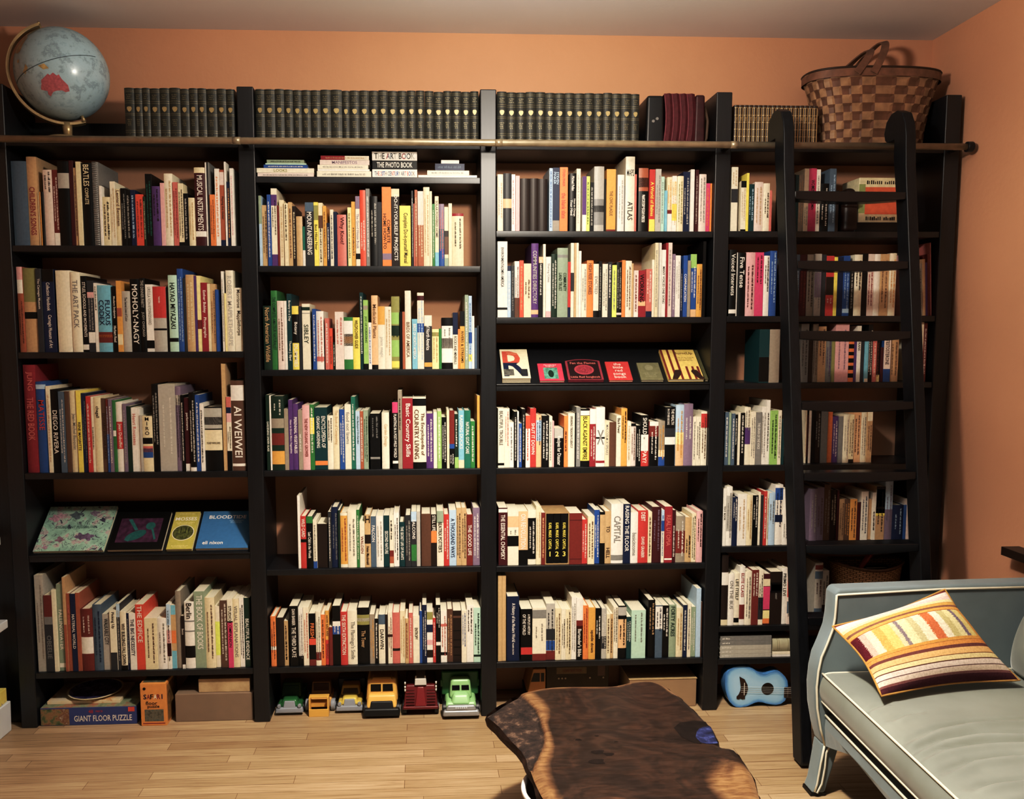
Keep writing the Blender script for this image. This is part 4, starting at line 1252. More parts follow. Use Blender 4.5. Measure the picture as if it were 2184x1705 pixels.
letter(o, T, 'BurntUp', .025, .172, .085, .02, mat('6A4A22')); lines(o, T, .025, .135, .08, .03, mat('8A6A32'), 3)
for cx in (-.025, .045):
    s = 1 if cx < 0 else -1
    poly(o, T, [(cx - s * .035, 0), (cx - s * .012, 0), (cx + s * .008, .03), (cx + s * .014, .05), (cx + s * .008, .062), (cx - s * .012, .06), (cx - s * .018, .045)], mat('3A2018', .6), 'raised_fist', .0012)
o, w, L, T = face_book('c', .921, .9345, .2, .012, mat('55522E', .6), 'narrow strip of an olive book at the end of the sloped board')
# ------------------------------------------------------------------ on top of the bookcases
def gilt_volume(w, h, d, body, gold, name, shield):
    pr = spine_profile(w, True); pr = [(x, y * 1.6) for x, y in pr]; t = .0025; sag = pr[0][1] + t
    o = MB().prism([(-w / 2, d)] + pr + [(w / 2, d), (w / 2 - t, d), (w / 2 - t, sag), (-w / 2 + t, sag), (-w / 2 + t, d)], 0, h, 'z').build(name, body)
    MB().box(-w / 2 + t, w / 2 - t, sag, d - .004, .003, h - .005).build('page_block', PAGES, o)
    n = len(pr)
    def band(b, a, c, off): b.add([(x * 1.005, y - off, a * h) for x, y in pr] + [(x * 1.005, y - off, c * h) for x, y in pr], [(i, i + 1, n + i + 1, n + i) for i in range(n - 1)])
    def pseudo(b, zc, k, L):
        for j in range(k):
            zz = zc * h + (k / 2 - j - .5) * h * .035
            dashes(b, w * L * (1 if j % 2 == 0 else .75), h * .02, None, lambda x, y: (x, -.0009, zz + y), R, ch=w * .09)
    if shield:
        for qs, ls in (((.06, .13, .17), ((.105, 1, .12),)), ((.47, .5), ()), ((.70, .74, .92, .95), ((.83, 3, .55),))):
            mb = MB()
            for q in qs: band(mb, q, q + .006, .0005)
            for l in ls: pseudo(mb, *l)
            mb.build('gilt_tooling', gold, o)
        mb = MB(); pseudo(mb, .33, 4, .5); mb.build('gilt_lettering', gold, o)
    else:
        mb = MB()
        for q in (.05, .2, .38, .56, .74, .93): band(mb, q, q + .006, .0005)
        for x in (-.30, .30): mb.box(w * x - .001, w * x + .001, -.0006, .0002, .05 * h, .93 * h)  # upright strips: highlights along the rounded spine, painted in gilt colour
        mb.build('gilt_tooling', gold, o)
        mb = MB(); pseudo(mb, .65, 3, .5); mb.build('gilt_lettering', gold, o)
    if shield:
        a, b = w * .25, h * .05
        pts = [(-.8 * a, .85 * b), (-.4 * a, .98 * b), (0, b), (.4 * a, .98 * b), (.8 * a, .85 * b), (a, .35 * b), (.85 * a, -.3 * b), (.45 * a, -.8 * b), (0, -1.1 * b), (-.45 * a, -.8 * b), (-.85 * a, -.3 * b), (-a, .35 * b)]
        MB().prism([(x, .585 * h + z) for x, z in pts], -.0016, -.0004, 'y').build('shield_emblem', mat('A8935C', .4, .5, .25, 200, .3), o)
    return o
GB = mat('2C2D26', .45, .4, .25, 70, 0, 'dark_green_leather'); GOLD = mat('7F734E', .4, .5, .25, 200, .25, 'dull_gilt')
proto = None
def volumes(xs, where, grp, y=.02, hs=.199):
    global proto
    for i in range(len(xs) - 1):
        w = xs[i + 1] - xs[i] - .0008
        if proto is None: o = proto = gilt_volume(.0375, .199, .135, GB, GOLD, 'encyclopedia_volume', True)
        else: o = copy_tree(proto)
        o.scale = (w / .0375, 1, (hs + R.uniform(-.002, .002)) / .199); o.location = ((xs[i] + xs[i + 1]) / 2, y + R.uniform(0, .003), DECK + .0006)
        tag(o, f'dark green gilt volume, {ORD[i]} from left in the row {where}', 'encyclopedia volume', grp)
volumes([-1.449, -1.41, -1.38, -1.349, -1.311, -1.273, -1.231, -1.196, -1.162, -1.128, -1.087, -1.05, -1.016], 'beside the globe', 'green volumes beside the globe')
volumes([-.934, -.898, -.857, -.82, -.785, -.75, -.714, -.675, -.634, -.589, -.558, -.519, -.48, -.443, -.405, -.366, -.328, -.292, -.257, -.22, -.181, -.147, -.108, -.071, -.037], 'above the flat book stacks', 'green volumes in the middle row')
volumes([.038, .077, .116, .155, .196, .235, .275, .315, .355, .396, .436, .474, .511, .549, .59, .624], 'beside the red accordion', 'green volumes beside the accordion')
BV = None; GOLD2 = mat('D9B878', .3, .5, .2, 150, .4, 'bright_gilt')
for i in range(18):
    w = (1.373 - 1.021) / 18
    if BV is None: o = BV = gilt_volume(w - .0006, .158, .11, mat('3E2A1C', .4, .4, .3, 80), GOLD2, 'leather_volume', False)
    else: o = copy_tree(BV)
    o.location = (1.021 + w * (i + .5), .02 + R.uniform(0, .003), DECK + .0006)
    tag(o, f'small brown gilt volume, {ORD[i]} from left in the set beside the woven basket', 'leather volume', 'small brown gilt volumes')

# globe
def globe_mat():
    m, nt, b = new_mat('globe_paper', .25, .5); t = N(nt, 'ShaderNodeTexCoord')
    n1 = N(nt, 'ShaderNodeTexNoise', Scale=17, Detail=9.0, Roughness=.68); nt.links.new(t.outputs['Object'], n1.inputs['Vector'])
    r = ramp(nt, [(.3, '7F9FB4'), (.45, 'A0BFCE'), (.54, '9CBAC8'), (.60, '849EAE'), (.66, '9CBAC6'), (.8, '8098A8')]); nt.links.new(n1.outputs['Fac'], r.inputs['Fac'])
    nt.links.new(r.outputs['Color'], b.inputs['Base Color']); return m
GR = .176; gl = thing('globe', 'blue desk globe in a tilted gold arc stand on top of the bookcase', 'globe', (-1.709, .085, DECK + .0006))
gz = 2.69 - DECK
sph = MB().lathe([(GR * math.sin(PI * i / 40) + 1e-5, -GR * math.cos(PI * i / 40)) for i in range(41)], 64).build('globe_ball', globe_mat(), gl, loc=(0, 0, gz), smooth=True)
def patch(pts, m, name, k=1.004):
    """outline in the view plane of the ball -> patch lying on its front surface"""
    n = len(pts); cx = sum(p[0] for p in pts) / n; cz = sum(p[1] for p in pts) / n; vs = []; fs = []; Q = 5
    def on(x, z): return (x * GR * k, -math.sqrt(max(.0, 1 - x * x - z * z)) * GR * k, z * GR * k)
    for q in range(Q + 1):
        for x, z in pts: vs.append(on(cx + (x - cx) * q / Q, cz + (z - cz) * q / Q))
    for q in range(Q):
        for i in range(n): fs.append((q * n + i, q * n + (i + 1) % n, (q + 1) * n + (i + 1) % n, (q + 1) * n + i))
    return MB().add(vs, fs).build(name, m, sph, smooth=True)
def px(l): return [((x - 533) / 372, (480 - y) / 372) for x, y in l]
patch(px([(478, 690), (500, 625), (535, 600), (560, 580), (575, 590), (600, 570), (625, 590), (640, 580), (655, 610), (690, 650), (690, 690), (660, 700), (640, 690), (600, 695), (570, 705), (540, 735), (525, 720), (530, 700), (500, 695)]), mat('B4606A', .3, .5, .2, 120), 'red_landmass')
patch(px([(320, 160), (400, 150), (440, 160), (430, 200), (400, 230), (330, 240), (270, 260), (240, 250)]), mat('6E7E5E', .3, .5, .3, 60), 'green_landmass')
patch(px([(260, 330), (300, 270), (350, 230), (375, 270), (345, 330), (320, 390), (290, 400), (250, 380)]), mat('A8885A', .3, .5, .3, 60), 'tan_landmass')
for l in ([(345, 560), (380, 500), (400, 530), (370, 575)], [(490, 520), (540, 505), (575, 540), (530, 550)], [(290, 460), (310, 450), (315, 475), (295, 480)]): patch(px(l), mat('B0985C', .3, .5, .3, 60), 'yellow_island')
eq = MB(); ex = [((x - 533) / 372, (480 - (610 + (x - 228) * (368 - 610) / (880 - 228))) / 372) for x in range(232, 880, 18)]
eq.tube([(x * GR * 1.004, -math.sqrt(max(0, 1 - x * x - z * z)) * GR * 1.004, z * GR * 1.004) for x, z in ex], .0012, 5); eq.build('equator_line', mat('3A4A50', .5), sph)
GOLDM = mat('B8A070', .35, .5, .1, 30, .5, 'gold_metal'); tilt = math.radians(23)
arc = []
for i in range(41):
    a = math.radians(90 + 23 + 180 * i / 40); arc.append((GR * 1.11 * math.cos(a), GR * 1.11 * math.sin(a)))
mb = MB(); n = len(arc); vs = []; fs = []
for i, (x, z) in enumerate(arc):
    u, w = x / (GR * 1.11), z / (GR * 1.11)
    for dr, dy in ((-.006, -.02), (.005, -.02), (.005, .02), (-.006, .02)): vs.append((x + u * dr, dy, z + w * dr))
for i in range(n - 1):
    for j in range(4): fs.append((i * 4 + j, i * 4 + (j + 1) % 4, (i + 1) * 4 + (j + 1) % 4, (i + 1) * 4 + j))
fs += [(3, 2, 1, 0), tuple((n - 1) * 4 + j for j in range(4))]
mb.add(vs, fs).build('meridian_arc', GOLDM, gl, loc=(0, 0, gz), rot=(0, 0, .36), bevel=.001)
ax = Vector((-math.sin(tilt), 0, math.cos(tilt)))
mb = MB(); mb.tube([ax * GR * .99, ax * GR * 1.2], .005, 10); mb.tube([ax * GR * 1.2, ax * GR * 1.26], [.006, .003], 10);
mb.build('pole_pin', GOLDM, gl, loc=(0, 0, gz), smooth=True); MB().tube([-ax * GR * .99, -ax * GR * 1.13], .007, 10).build('lower_pole_pin', GOLDM, gl, loc=(0, 0, gz), smooth=True)
MB().tube([(.01, 0, .02), (.008, 0, gz - GR * 1.07)], [.016, .021], 14).build('stand_stem', GOLDM, gl, smooth=True)
MB().lathe([(.001, 0), (.085, 0), (.086, .008), (.06, .018), (.02, .026), (.001, .026)], 40).build('stand_base', GOLDM, gl, smooth=True)

# red accordion
ac = thing('accordion', 'old black ended accordion with ribbed dark red bellows on top of the bookcase', 'accordion', (.78, .11, DECK + .0006))
def hx(x0, x1, y0, y1, z0, z1, ins=0, insy=0):
    return MB().hexa([(x0, y0, z0), (x1, y0, z0), (x1, y1, z0), (x0, y1, z0), (x0 + ins, y0 + insy, z1), (x1 - ins, y0 + insy, z1), (x1 - ins, y1 - insy, z1), (x0 + ins, y1 - insy, z1)])
hx(-.128, -.05, -.085, .09, 0, .195, .004).build('left_end', mat('121214', .35, .5), ac, bevel=.012, seg=3)
for q in ((-.128, -.02, .09), (-.112, -.084, .1)): MB().cyl((q[0] + .03, -.0865, q[2]), .006, .004, 'y').build('stud', mat('8A8A88', .3, .5, 0, 9, .6), ac)
bm = MB(); pts = []
for i in range(9):
    x = -.05 + .125 * i / 8; o_ = .006 if i % 2 else -.004; pts.append((x, o_))
vs = []; fs = []
for x, o_ in pts:
    for k in range(9):
        z = .004 + .198 * k / 8; bow = .008 * math.sin(PI * k / 8)
        vs.append((x + bow, -.082 - o_, z))
    for k in range(9): vs.append((x + .008 * math.sin(PI * (8 - k) / 8), .085 + o_, .004 + .198 * (8 - k) / 8))
for i in range(8):
    for k in range(18): fs.append((i * 18 + k, i * 18 + (k + 1) % 18, (i + 1) * 18 + (k + 1) % 18, (i + 1) * 18 + k))
bm.add(vs, fs).build('bellows', mat('561A22', .65, .2, .2, 60), ac)
for i in (0, 2, 4, 6): bm = MB().tube([(-.05 + .125 * i / 8 + .008 * math.sin(PI * k / 8), -.0785, .004 + .198 * k / 8) for k in range(9)], .004, 6).build('bellows_edge', mat('70303A', .6, .25), ac, smooth=True)
hx(.076, .122, -.082, .088, 0, .2, .003).build('right_end', mat('3E1216', .45, .4, .3, 40), ac, bevel=.01, seg=3)
MB().tube([(.127, -.05, .16), (.138, -.06, .1), (.136, -.055, .03), (.126, -.05, .01)], .006, 8).build('hand_strap', mat('5A4330', .6), ac, smooth=True)

# woven basket with two swing handles
def weave_mat():
    m, nt, b = new_mat('wood_splint_weave', .5, .3)
    uv = N(nt, 'ShaderNodeUVMap'); uv.uv_map = 'UVMap'; mp = N(nt, 'ShaderNodeMapping'); mp.inputs['Scale'].default_value = (34, 9, 1)
    ck = N(nt, 'ShaderNodeTexChecker', Scale=1.0); ck.inputs['Color1'].default_value = lin('A8825A'); ck.inputs['Color2'].default_value = lin('7A5036')
    nt.links.new(uv.outputs['UV'], mp.inputs['Vector']); nt.links.new(mp.outputs['Vector'], ck.inputs['Vector'])
    no = N(nt, 'ShaderNodeTexNoise', Scale=25, Detail=3.0); t = N(nt, 'ShaderNodeTexCoord'); nt.links.new(t.outputs['Object'], no.inputs['Vector'])
    r = ramp(nt, [(.3, '9A8A80'), (.7, 'FFFFFF')]); nt.links.new(no.outputs['Fac'], r.inputs['Fac'])
    mx = N(nt, 'ShaderNodeMix'); mx.data_type = 'RGBA'; mx.blend_type = 'MULTIPLY'; mx.inputs['Factor'].default_value = .6
    nt.links.new(ck.outputs['Color'], mx.inputs['A']); nt.links.new(r.outputs['Color'], mx.inputs['B']); nt.links.new(mx.outputs['Result'], b.inputs['Base Color'])
    wx = N(nt, 'ShaderNodeTexWave', Scale=1.0); wx.bands_direction = 'Y'
    mp2 = N(nt, 'ShaderNodeMapping'); mp2.inputs['Scale'].default_value = (1, 9 / 2 / PI * 2 * 1.57, 1)
    nt.links.new(uv.outputs['UV'], mp2.inputs['Vector']); nt.links.new(mp2.outputs['Vector'], wx.inputs['Vector'])
    bp = N(nt, 'ShaderNodeBump', Strength=.5, Distance=.006); nt.links.new(ck.outputs['Fac'], bp.inputs['Height']); nt.links.new(bp.outputs['Normal'], b.inputs['Normal'])
    return m
bk = thing('woven_basket', 'large brown woven splint basket with two handles on top of the bookcase', 'basket', (1.648, .13, DECK + .0006))
def se(a, rx, ry, p=2.6):
    c, s = math.cos(a), math.sin(a); return rx * math.copysign(abs(c) ** (2 / p), c), ry * math.copysign(abs(s) ** (2 / p), s)
def bfn(u, v):
    a = 2 * PI * u; x, y = se(a, .222 + .065 * v ** 1.8, .098 + .032 * v); return (x, y, .002 + .305 * v)
mbk = MB().grid(bfn, 136, 27)
# each splint stands proud in turn
for j in range(28):
    for i in range(137):
        x, y, z = mbk.v[j * 137 + i]; cu, cv = int(i / 4) % 2, int(min(j, 26) / 3) % 2
        k = .003 if (cu + cv) % 2 else -.001
        r = math.hypot(x, y); mbk.v[j * 137 + i] = (x * (1 + k / r), y * (1 + k / r), z)
WV = weave_mat(); mbk.build('basket_body', WV, bk)
MB().lathe([(.001, .003), (1, .003)], 48, sx=.222, sy=.098).build('basket_floor', mat('5A3420'), bk)
rimm = mat('785038', .5, .3, .25, 30)
mr_ = MB().grid(lambda u, v: (lambda p: (p[0], p[1], .275 + .036 * v))(se(2 * PI * u, .289, .134)), 80, 1); mr_.build('rim_band', rimm, bk)
MB().tube([(lambda p: (p[0], p[1], .311))(se(2 * PI * i / 80, .287, .132)) for i in range(80)], .005, 6, closed=True).build('rim_edge', mat('3A2418'), bk, smooth=True)
def strap(pts, wdir, w, name):
    vs = []; fs = []; P = [Vector(p) for p in pts]
    for i, p in enumerate(P):
        t = (P[min(i + 1, len(P) - 1)] - P[max(0, i - 1)]).normalized(); wd = Vector(wdir); wd = (wd - t * wd.dot(t)).normalized(); nn = t.cross(wd)
        for a, b in ((-1, -1), (1, -1), (1, 1), (-1, 1)): vs.append(p + wd * w / 2 * a + nn * .003 * b)
    for i in range(len(P) - 1):
        for j in range(4): fs.append((i * 4 + j, i * 4 + (j + 1) % 4, (i + 1) * 4 + (j + 1) % 4, (i + 1) * 4 + j))
    fs += [(3, 2, 1, 0), tuple((len(P) - 1) * 4 + j for j in range(4))]
    MB().add(vs, fs).build(name, rimm, bk, bevel=.0012)
def loop(x0, x1, ztop, ybase):
    # rises from the front rim, over, and down to the back rim; leans to the right
    q = []
    for i in range(25):
        s = i / 24; a = PI * s; h = math.sin(a) ** .75
        q.append((x0 + (x1 - x0) * h, -ybase * math.cos(a) * (1 - .1 * h), .285 + (ztop - .285) * h))
    return q
strap(loop(-.06, .03, .445, .137), (1, 0, .25), .03, 'handle')
strap(loop(-.13, -.03, .41, .136), (1, 0, .3), .03, 'handle')

# ------------------------------------------------------------------ bottom compartments
def box_thing(name, label, cat, x0, x1, y0, y1, z0, z1, m, bev=.002, rot=0, group=None):
    cx, cy = (x0 + x1) / 2, (y0 + y1) / 2
    o = MB().box(x0 - cx, x1 - cx, y0 - cy, y1 - cy, 0, z1 - z0).build(name, m, loc=(cx, cy, z0), rot=(0, 0, rot), bevel=bev, seg=2)
    return tag(o, label, cat, group)
def front(o, x0, x1, z0, z1, y, m, name, lift=.0006): return MB().add([(x0, y - lift, z0), (x1, y - lift, z0), (x1, y - lift, z1), (x0, y - lift, z1)], [(0, 1, 2, 3)]).build(name, m, o)
def ftext(o, t, cx, cz, W, H, y, m, st=1.6):
    mb = MB(); put_text(mb, t, W, H, None, lambda a, b: (cx + a, y - .0012, cz + b), st); mb.build('lettering', m, o)
def speck(name, stops, sc=30):
    m, nt, b = new_mat(name, .45, .4); t = N(nt, 'ShaderNodeTexCoord'); n = N(nt, 'ShaderNodeTexNoise', Scale=sc, Detail=6.0, Roughness=.7)
    nt.links.new(t.outputs['Object'], n.inputs['Vector']); r = ramp(nt, stops); nt.links.new(n.outputs['Fac'], r.inputs['Fac']); nt.links.new(r.outputs['Color'], b.inputs['Base Color']); return m
JUN = speck('jungle_picture', [(.25, '1E2A1C'), (.4, '5E6E42'), (.5, 'A07A4A'), (.58, '7F4A2E'), (.68, 'C8C0A8'), (.8, '3A5A70')])
gp = box_thing('puzzle_box', 'flat giant floor puzzle box with blue front on the floor at far left', 'puzzle box', -1.9, -1.5, .015, .255, 0, .078, mat('3A4A8A', .4, .4, .1, 20), .002)
ly = -.12
front(gp, -.198, -.08, .003, .074, ly, JUN, 'animal_picture'); ftext(gp, 'GIANT FLOOR PUZZLE', .06, .03, .24, .026, ly, pm('w'), 2.2); ftext(gp, '48', .01, .06, .02, .016, ly, pm('rd')); ftext(gp, 'PIECE', .045, .06, .035, .008, ly, pm('rd'))
MB().box(-.198, .198, -.118, .118, .078, .0786).build('box_lid_picture', speck('lid_picture', [(.3, '4E6048'), (.5, '8E9A78'), (.62, 'A8623E'), (.75, 'B8B49A')], 18), gp)
front(gp, .165, .192, .056, .076, ly, pm('ro'), 'corner_badge')
box_thing('picture_board_book', 'cream board book lying on the giant floor puzzle box', 'book', -1.885, -1.58, .05, .24, .079, .093, speck('cream_cover', [(.4, 'DCCFB4'), (.56, 'E0C9A0'), (.62, 'C88A3A'), (.7, 'D8CCB0')], 14), .001)
dk = thing('round_disc_toy', 'round disc with purple pictures and cream rim on top of the cream book', 'toy', (-1.715, .14, .0935))
MB().lathe([(.001, 0), (.09, 0), (.112, .012), (.115, .015), (.11, .0155), (.088, .004), (.001, .003)], 48).build('disc_rim', pm('cr'), dk, smooth=True)
MB().lathe([(.001, .0045), (.088, .0045), (.106, .0145)], 48).build('disc_face', speck('purple_disc', [(.35, '141430'), (.5, '3C3468'), (.6, '7A74A8'), (.7, '1C1A38')], 22), dk, smooth=True)
sf = box_thing('safari_puzzle_box', 'upright orange floor puzzle box lettered SAFARI on the floor', 'puzzle box', -1.4745, -1.3665, -.008, .16, 0, .185, mat('DE9130', .4, .4, .05), .002)
ly = -.084
for t, x, h_ in (('SAFARI', 0, 0),):
    for i, (ch_, c_) in enumerate(zip('SAFARI', ['nv', 'cm', 'k', 'w', 'cm', 'nv'])):
        mb = MB()
        if ch_ not in TXT: prepare_text([ch_])
        put_text(mb, ch_, .014, .021, None, lambda a, b: (-.034 + i * .0142 + a, ly - .0012, .128 + b)); mb.build('lettering', pm(c_), sf)
ftext(sf, 'floor', -.008, .1, .058, .016, ly, pm('db')); ftext(sf, 'puzzle', 0, .084, .074, .017, ly, pm('db'))
front(sf, -.038, .041, .02, .072, ly, speck('crocodile_picture', [(.3, '2E2C22'), (.5, '77705A'), (.62, '4A5A5A'), (.75, 'A8A48C')], 45), 'photo'); front(sf, -.046, .046, .009, .013, ly, pm('cm'), 'red_line')
MB().cyl((-.036, ly - .001, .163), .006, .001, 'y').build('round_badge', pm('k'), sf); MB().box(-.046, .046, -.07, .07, .185, .1856).build('top_photo', speck('top_picture', [(.35, '2A2A22'), (.55, '6A6A50'), (.7, '8A8468')], 40), sf)
MB().add([(.0546, -.07, .012), (.0546, .07, .012), (.0546, .07, .172), (.0546, -.07, .172)], [(0, 1, 2, 3)]).build('side_photo', speck('side_picture', [(.35, '3A2A12'), (.55, '9A6A2A'), (.7, '5A4420')], 30), sf)
CARD = mat('9C8160', .75, .1, .06, 12, 0, 'cardboard')
box_thing('cardboard_box', 'wide low cardboard box on the floor under the far left bay', 'cardboard box', -1.34, -1.012, .022, .25, 0, .122, mat('8C7660', .75, .1, .05, 12), .003)
o = box_thing('wooden_box', 'shallow pale wooden box on top of the wide cardboard box', 'wooden box', -1.243, -1.025, .035, .245, .1225, .182, speck('pale_wood', [(.3, 'A88A60'), (.6, 'C8AC80')], 9), .002)

def gmat(h, r=.35): return mat(h, r, .45, .03, 20)
GREY = gmat('8C929C'); BLACKP = gmat('151517', .45); DARKW = mat('0A0A0B', .3, .4, 0)
def hexa8(x0, x1, y0, y1, z0, z1, fx=0, fy0=0, fy1=0):
    """box whose top is narrower by fx each side and set back by fy0 in front, fy1 behind"""
    return MB().hexa([(x0, y0, z0), (x1, y0, z0), (x1, y1, z0), (x0, y1, z0), (x0 + fx, y0 + fy0, z1), (x1 - fx, y0 + fy0, z1), (x1 - fx, y1 - fy1, z1), (x0 + fx, y1 - fy1, z1)])
def wheels(t, w, ys, r, wid=.018, m=None):
    for y in ys:
        for s in (-1, 1):
            o = MB().cyl((s * (w / 2 - wid / 2), y, r), r, wid, 'x', 24).build('wheel', m or BLACKP, t, bevel=.003)
            MB().cyl((s * (w / 2 + .0005), y, r), r * .45, .003, 'x', 16).build('hub', GREY, o)
def toy(name, label, x, y): return thing(name, label, 'toy truck', (x, y, 0), group='toy trucks under the second bay')
def wins(t, z0, z1, y0, y1, hw, gap=.004):
    """two dark windscreen panes on a sloping front: y0 at z0, y1 at z1"""
    for s in (-1, 1):
        a, b = (gap, hw) if s > 0 else (-hw, -gap)
        MB().hexa([(a, y0 - .0015, z0), (b, y0 - .0015, z0), (b, y0 + .004, z0), (a, y0 + .004, z0), (a, y1 - .0015, z1), (b * .96, y1 - .0015, z1), (b * .96, y1 + .004, z1), (a, y1 + .004, z1)]).build('window', DARKW, t)
def small_truck(label, x, y, w, body, cab, h, roof=None, rear=None):
    t = toy('toy_pickup_truck', label, x, y)
    hexa8(-w * .5, w * .5, .0, .022, .012, .036, .004, .002).build('bumper', GREY, t, bevel=.006, seg=3)
    hexa8(-w * .47, w * .47, .012, .125, .016, .05, .006, .004).build('fender', body, t, bevel=.008, seg=3)
    hexa8(-w * .33, w * .33, .008, .075, .036, .068, .01, .01).build('hood', body, t, bevel=.01, seg=3)
    g = hexa8(-w * .23, w * .23, .003, .02, .026, .062, .006, .008).build('grille', GREY, t, bevel=.003)
    for i in range(4): MB().box(-w * .17, w * .17, .006 + i * .0012, .01 + i * .0012, .034 + i * .006, .036 + i * .006).build('slot', gmat('5E646E'), g)
    for s in (-1, 1): MB().cyl((s * w * .36, .006, .044), .008, .012, 'y', 16).build('headlight', GREY, t, bevel=.002)
    c = hexa8(-w * .36, w * .36, .062, .14, .06, h, .006, .02, .004).build('cab', cab, t, bevel=.006, seg=3)
    MB().hexa([(-w * .29, .061, .066), (w * .29, .061, .066), (w * .29, .08, .066), (-w * .29, .08, .066), (-w * .25, .0745, h - .012), (w * .25, .0745, h - .012), (w * .25, .09, h - .012), (-w * .25, .09, h - .012)]).build('windscreen', roof or gmat('123A1E'), t)
    if rear: hexa8(-w * .48, w * .48, .135, .2, .04, h + .01, -.004).build('dump_bed', rear, t, bevel=.005)
    else: hexa8(-w * .44, w * .44, .135, .19, .03, .07).build('truck_bed', body, t, bevel=.005)
    wheels(t, w * .98, (.05, .16), .02)
    return t
small_truck('small dark green toy truck with grey bumper, leftmost of the toys', -.864, .05, .122, gmat('1F6B33'), gmat('2A4A1E'), .118)
small_truck('small yellow toy truck with grey bumper and blue bed, third from left', -.605, .055, .12, gmat('D6B93A'), gmat('C59A2C'), .098, gmat('4A3608'), gmat('1A2444'))
t = toy('toy_front_loader', 'small yellow toy front loader with raised bucket, second from left', -.735, .036); YL = gmat('E0A830')
hexa8(-.055, .055, .05, .17, .02, .06, .006, .012).build('body', gmat('DA9A2E'), t, bevel=.008, seg=3)
hexa8(-.045, .045, .095, .155, .055, .115, .006, .01, .004).build('cab', gmat('8A5A24'), t, bevel=.004); MB().box(-.034, .034, .0985, .105, .075, .108).build('window', mat('3A1A10', .4), t)
b_ = MB(); b_.box(-.043, .043, .0, .004, .0, .034); b_.hexa([(-.043, .0, .0), (.043, .0, .0), (.043, .045, .004), (-.043, .045, .004), (-.043, .0, .003), (.043, .0, .003), (.043, .045, .008), (-.043, .045, .008)])
b_.box(-.043, .043, .032, .036, .03, .052).box(-.043, -.036, .002, .04, .0, .085).box(.036, .043, .002, .04, .0, .085).box(-.043, .043, .012, .04, .079, .086)
b_.build('bucket', YL, t, bevel=.0015); wheels(t, .13, (.07, .14), .026, .02, GREY)
# yellow bus-like truck
t = toy('toy_school_bus', 'yellow toy bus with black grille and bumper, beside the red fire truck', -.4625, -.006); YB = gmat('E3AC3E')
hexa8(-.08, .08, .0, .2, .012, .045, .004, .004).build('bumper', BLACKP, t, bevel=.008, seg=3)
hexa8(-.068, .068, .016, .06, .04, .095, .008, .022).build('hood', YB, t, bevel=.012, seg=3)
hexa8(-.052, .052, .01, .03, .036, .072, .006, .008).build('grille', gmat('1E1E20', .5), t, bevel=.005)
for i in range(5): MB().box(-.03, .03, .0125 + i * .001, .016 + i * .001, .044 + i * .005, .0455 + i * .005).build('grille_slot', DARKW, t)
hexa8(-.07, .07, .048, .21, .05, .158, .008, .016, .004).build('body', YB, t, bevel=.016, seg=4)
hexa8(-.046, .046, .056, .1, .152, .163, .008, .006, .006).build('roof_vent', gmat('C8922E'), t, bevel=.003)
wins(t, .104, .133, .0545, .059, .048)
wheels(t, .156, (.045, .165), .03)
# dark red fire truck seen from behind
t = toy('toy_fire_truck', 'dark red toy fire truck seen from behind with white ladder on top', -.2945, .006); RF = gmat('6E1519')
hexa8(-.078, .078, .004, .022, .032, .046, .002).build('rear_step', RF, t, bevel=.004)
hexa8(-.075, .075, .01, .2, .04, .128, .012, .03, .002).build('body', RF, t, bevel=.006)
hexa8(-.025, .025, .004, .09, .045, .122, .01, .03).build('hose_ramp', gmat('7E1A1E'), t, bevel=.005)
for s in (-1, 1):
    for i in range(6): MB().box(s * .045 - .018, s * .045 + .018, .008 + i * .0045, .012 + i * .0045, .052 + i * .011, .0545 + i * .011).build('tread', gmat('561013'), t)
    for z in (.104, .118, .136): MB().tube([(s * .067, .03, z), (s * .067, .03, z + .011)], .0035, 8).build('lamp', gmat('D8D6CE'), t, smooth=True)
lw = hexa8(-.026, .026, .03, .05, .13, .16, .002).build('ladder_bucket', gmat('D2CFC6'), t, bevel=.003)
for s in (-1, 1): MB().tube([(s * .02, .04, .155), (s * .02, .035, .172)], .003, 8).build('hook', gmat('D2CFC6'), lw, smooth=True)
MB().box(-.02, .02, .05, .19, .136, .144).build('ladder', gmat('D2CFC6'), t, bevel=.002)
wheels(t, .156, (.045, .165), .03)
# green dump truck
t = toy('toy_dump_truck', 'pale green toy dump truck with dark green bed, rightmost of the toys', -.121, -.035); LG = gmat('8CC27E'); SV = mat('9A9C9E', .3, .5, .05, 20, .3)
hexa8(-.08, .08, .0, .03, .016, .042, .004, .002).build('bumper', SV, t, bevel=.008, seg=3)
hexa8(-.066, .066, .004, .026, .04, .062, .008, .006).build('grille', SV, t, bevel=.006, seg=3)
for i in range(6): MB().cyl((-.022 + i * .009, .006, .053), .0028, .006, 'y', 10).build('grille_bolt', gmat('C8CACC'), t)
hexa8(-.072, .072, .018, .15, .03, .07, .008, .01).build('fender', LG, t, bevel=.012, seg=3)
hexa8(-.044, .044, .02, .09, .058, .1, .01, .026).build('hood', LG, t, bevel=.014, seg=4)
hexa8(-.05, .05, .058, .125, .07, .152, .008, .02, .004).build('cab', LG, t, bevel=.014, seg=4)
wins(t, .108, .127, .066, .071, .037)
hexa8(-.082, .082, .125, .235, .06, .172, -.0, -.012, .0).build('dump_bed', gmat('2F7A3C'), t, bevel=.008, seg=3)
for s in (-1, 1): hexa8(s * .080 - .008, s * .080 + .006, .12, .15, .1, .132).build('bed_flap', gmat('2F7A3C'), t, bevel=.004)
wheels(t, .16, (.05, .19), .032)

